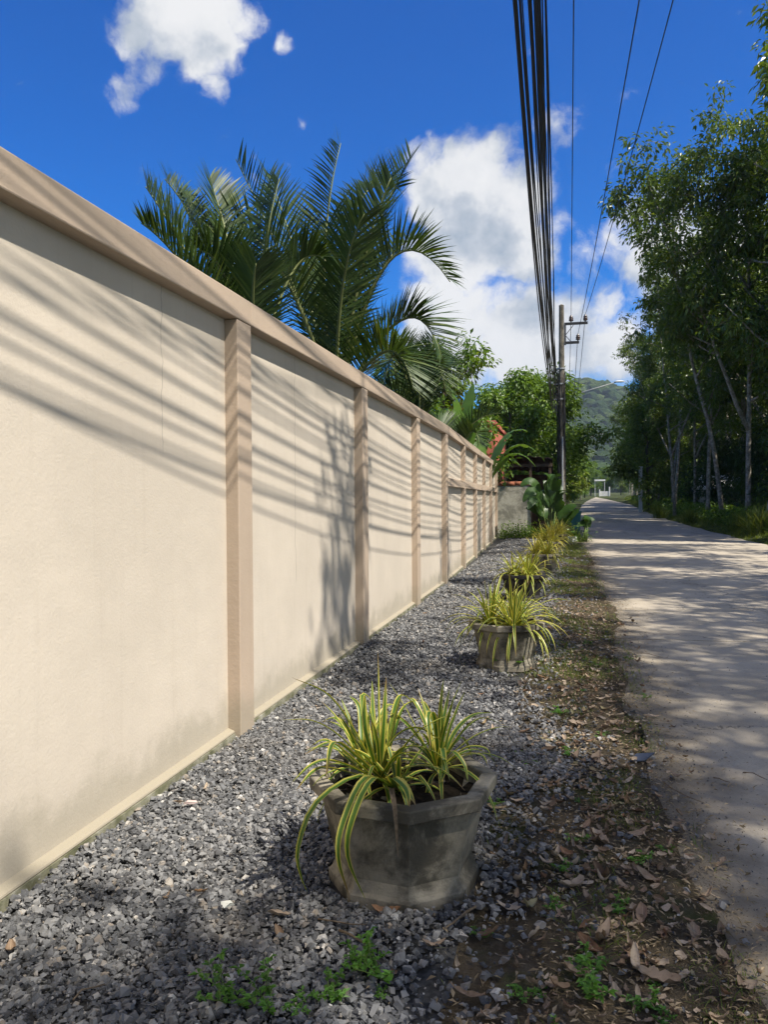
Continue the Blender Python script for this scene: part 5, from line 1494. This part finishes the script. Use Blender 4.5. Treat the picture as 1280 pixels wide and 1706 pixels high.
def build_hills():
    na, nr = 150, 46
    A = np.radians(np.linspace(-62, 62, na)); Rr = np.linspace(400, 1150, nr)
    AA, RR = np.meshgrid(A, Rr); X = np.sin(AA) * RR; Y = np.cos(AA) * RR; Z = hill_h(X, Y)
    V = np.stack([X.ravel(), Y.ravel(), Z.ravel()], 1)
    j, i = np.meshgrid(np.arange(nr - 1), np.arange(na - 1), indexing='ij'); q = (j * na + i).ravel()
    F = np.stack([q, q + 1, q + na + 1, q + na], 1)
    tag(link('hills', np_mesh('hills', V, F, M['ground'], smooth=True)), 'forested hills rising beyond the end of the lane', 'hill', kind='structure')
    # forest canopy: crowns packed over the slopes
    bm = bmesh.new(); bmesh.ops.create_icosphere(bm, subdivisions=2, radius=1.0)
    bv = np.array([tuple(v.co) for v in bm.verts]); bf = np.array([[v.index for v in f.verts] for f in bm.faces]); bm.free()
    rng = np.random.default_rng(44); shapes = []
    for k in range(10):
        d = rng.normal(0, .17, len(bv)); v = bv * (1 + d)[:, None]; v[:, 2] *= rng.uniform(.75, 1.15); shapes.append(v)
    shapes = np.array(shapes)
    n = 6200
    a = np.radians(np.where(rng.uniform(0, 1, n) < .72, rng.uniform(-16, 16, n), rng.uniform(-55, 55, n))); r = np.sqrt(rng.uniform(480 ** 2, 1040 ** 2, n))
    x = np.sin(a) * r; y = np.cos(a) * r; z = hill_h(x, y)
    s = rng.uniform(5.0, 9.5, n)
    v = shapes[rng.integers(0, 10, n)] * s[:, None, None]
    v = v + np.stack([x, y, z + s * .55], 1)[:, None, :]
    Fa = (bf[None] + len(bv) * np.arange(n)[:, None, None]).reshape(-1, 3)
    m, t, b = new_mat('forest_canopy', .95, .1)
    p = world_pos(t); rr = attr(t, 'rnd')
    c = t.ramp(rr, [(0, (.022, .042, .014)), (.6, (.045, .075, .022)), (1, (.085, .115, .035))])
    c = t.mix(t.smooth(t.noise(p, .55, 5, .7), .45, .65), c, (.016, .028, .010))
    t.put(b.inputs['Base Color'], c); bump(t, b, t.noise(p, .9, 4, .7), 1.0, 1.2)
    o = link('forest', np_mesh('forest', v.reshape(-1, 3), Fa, m, attrs={'rnd': np.repeat(rng.uniform(0, 1, n), len(bv))}))
    tag(o, 'dense forest canopy covering the distant hills', 'forest', kind='stuff')

def build_haze():
    m = MB(); m.box(-1250, 1250, -80, 1250, -7.0, 150.0)
    mat = bpy.data.materials.new('haze_air'); mat.use_nodes = True
    t = NT(mat.node_tree); t.n.clear()
    out = t.node('ShaderNodeOutputMaterial'); v = t.node('ShaderNodeVolumePrincipled')
    v.inputs['Color'].default_value = (.72, .84, 1.0, 1); v.inputs['Density'].default_value = 0.00022; v.inputs['Anisotropy'].default_value = .2
    t.l.new(v.outputs[0], out.inputs['Volume'])
    tag(m.build('haze', mat), 'thin bluish haze in the air over the lane and hills', 'haze', kind='stuff')

build_ground(); build_road(); build_beds(); build_wall()
build_hills()
yl_, sh_ = build_right_trees()
build_left_trees(yl_, sh_)
build_palms(); build_paddles()
build_far_things()
for i_ in range(6): build_pole(i_)
build_wires()
build_planters()
build_gravel(); build_grass()
build_litter(); build_weeds()
build_haze()
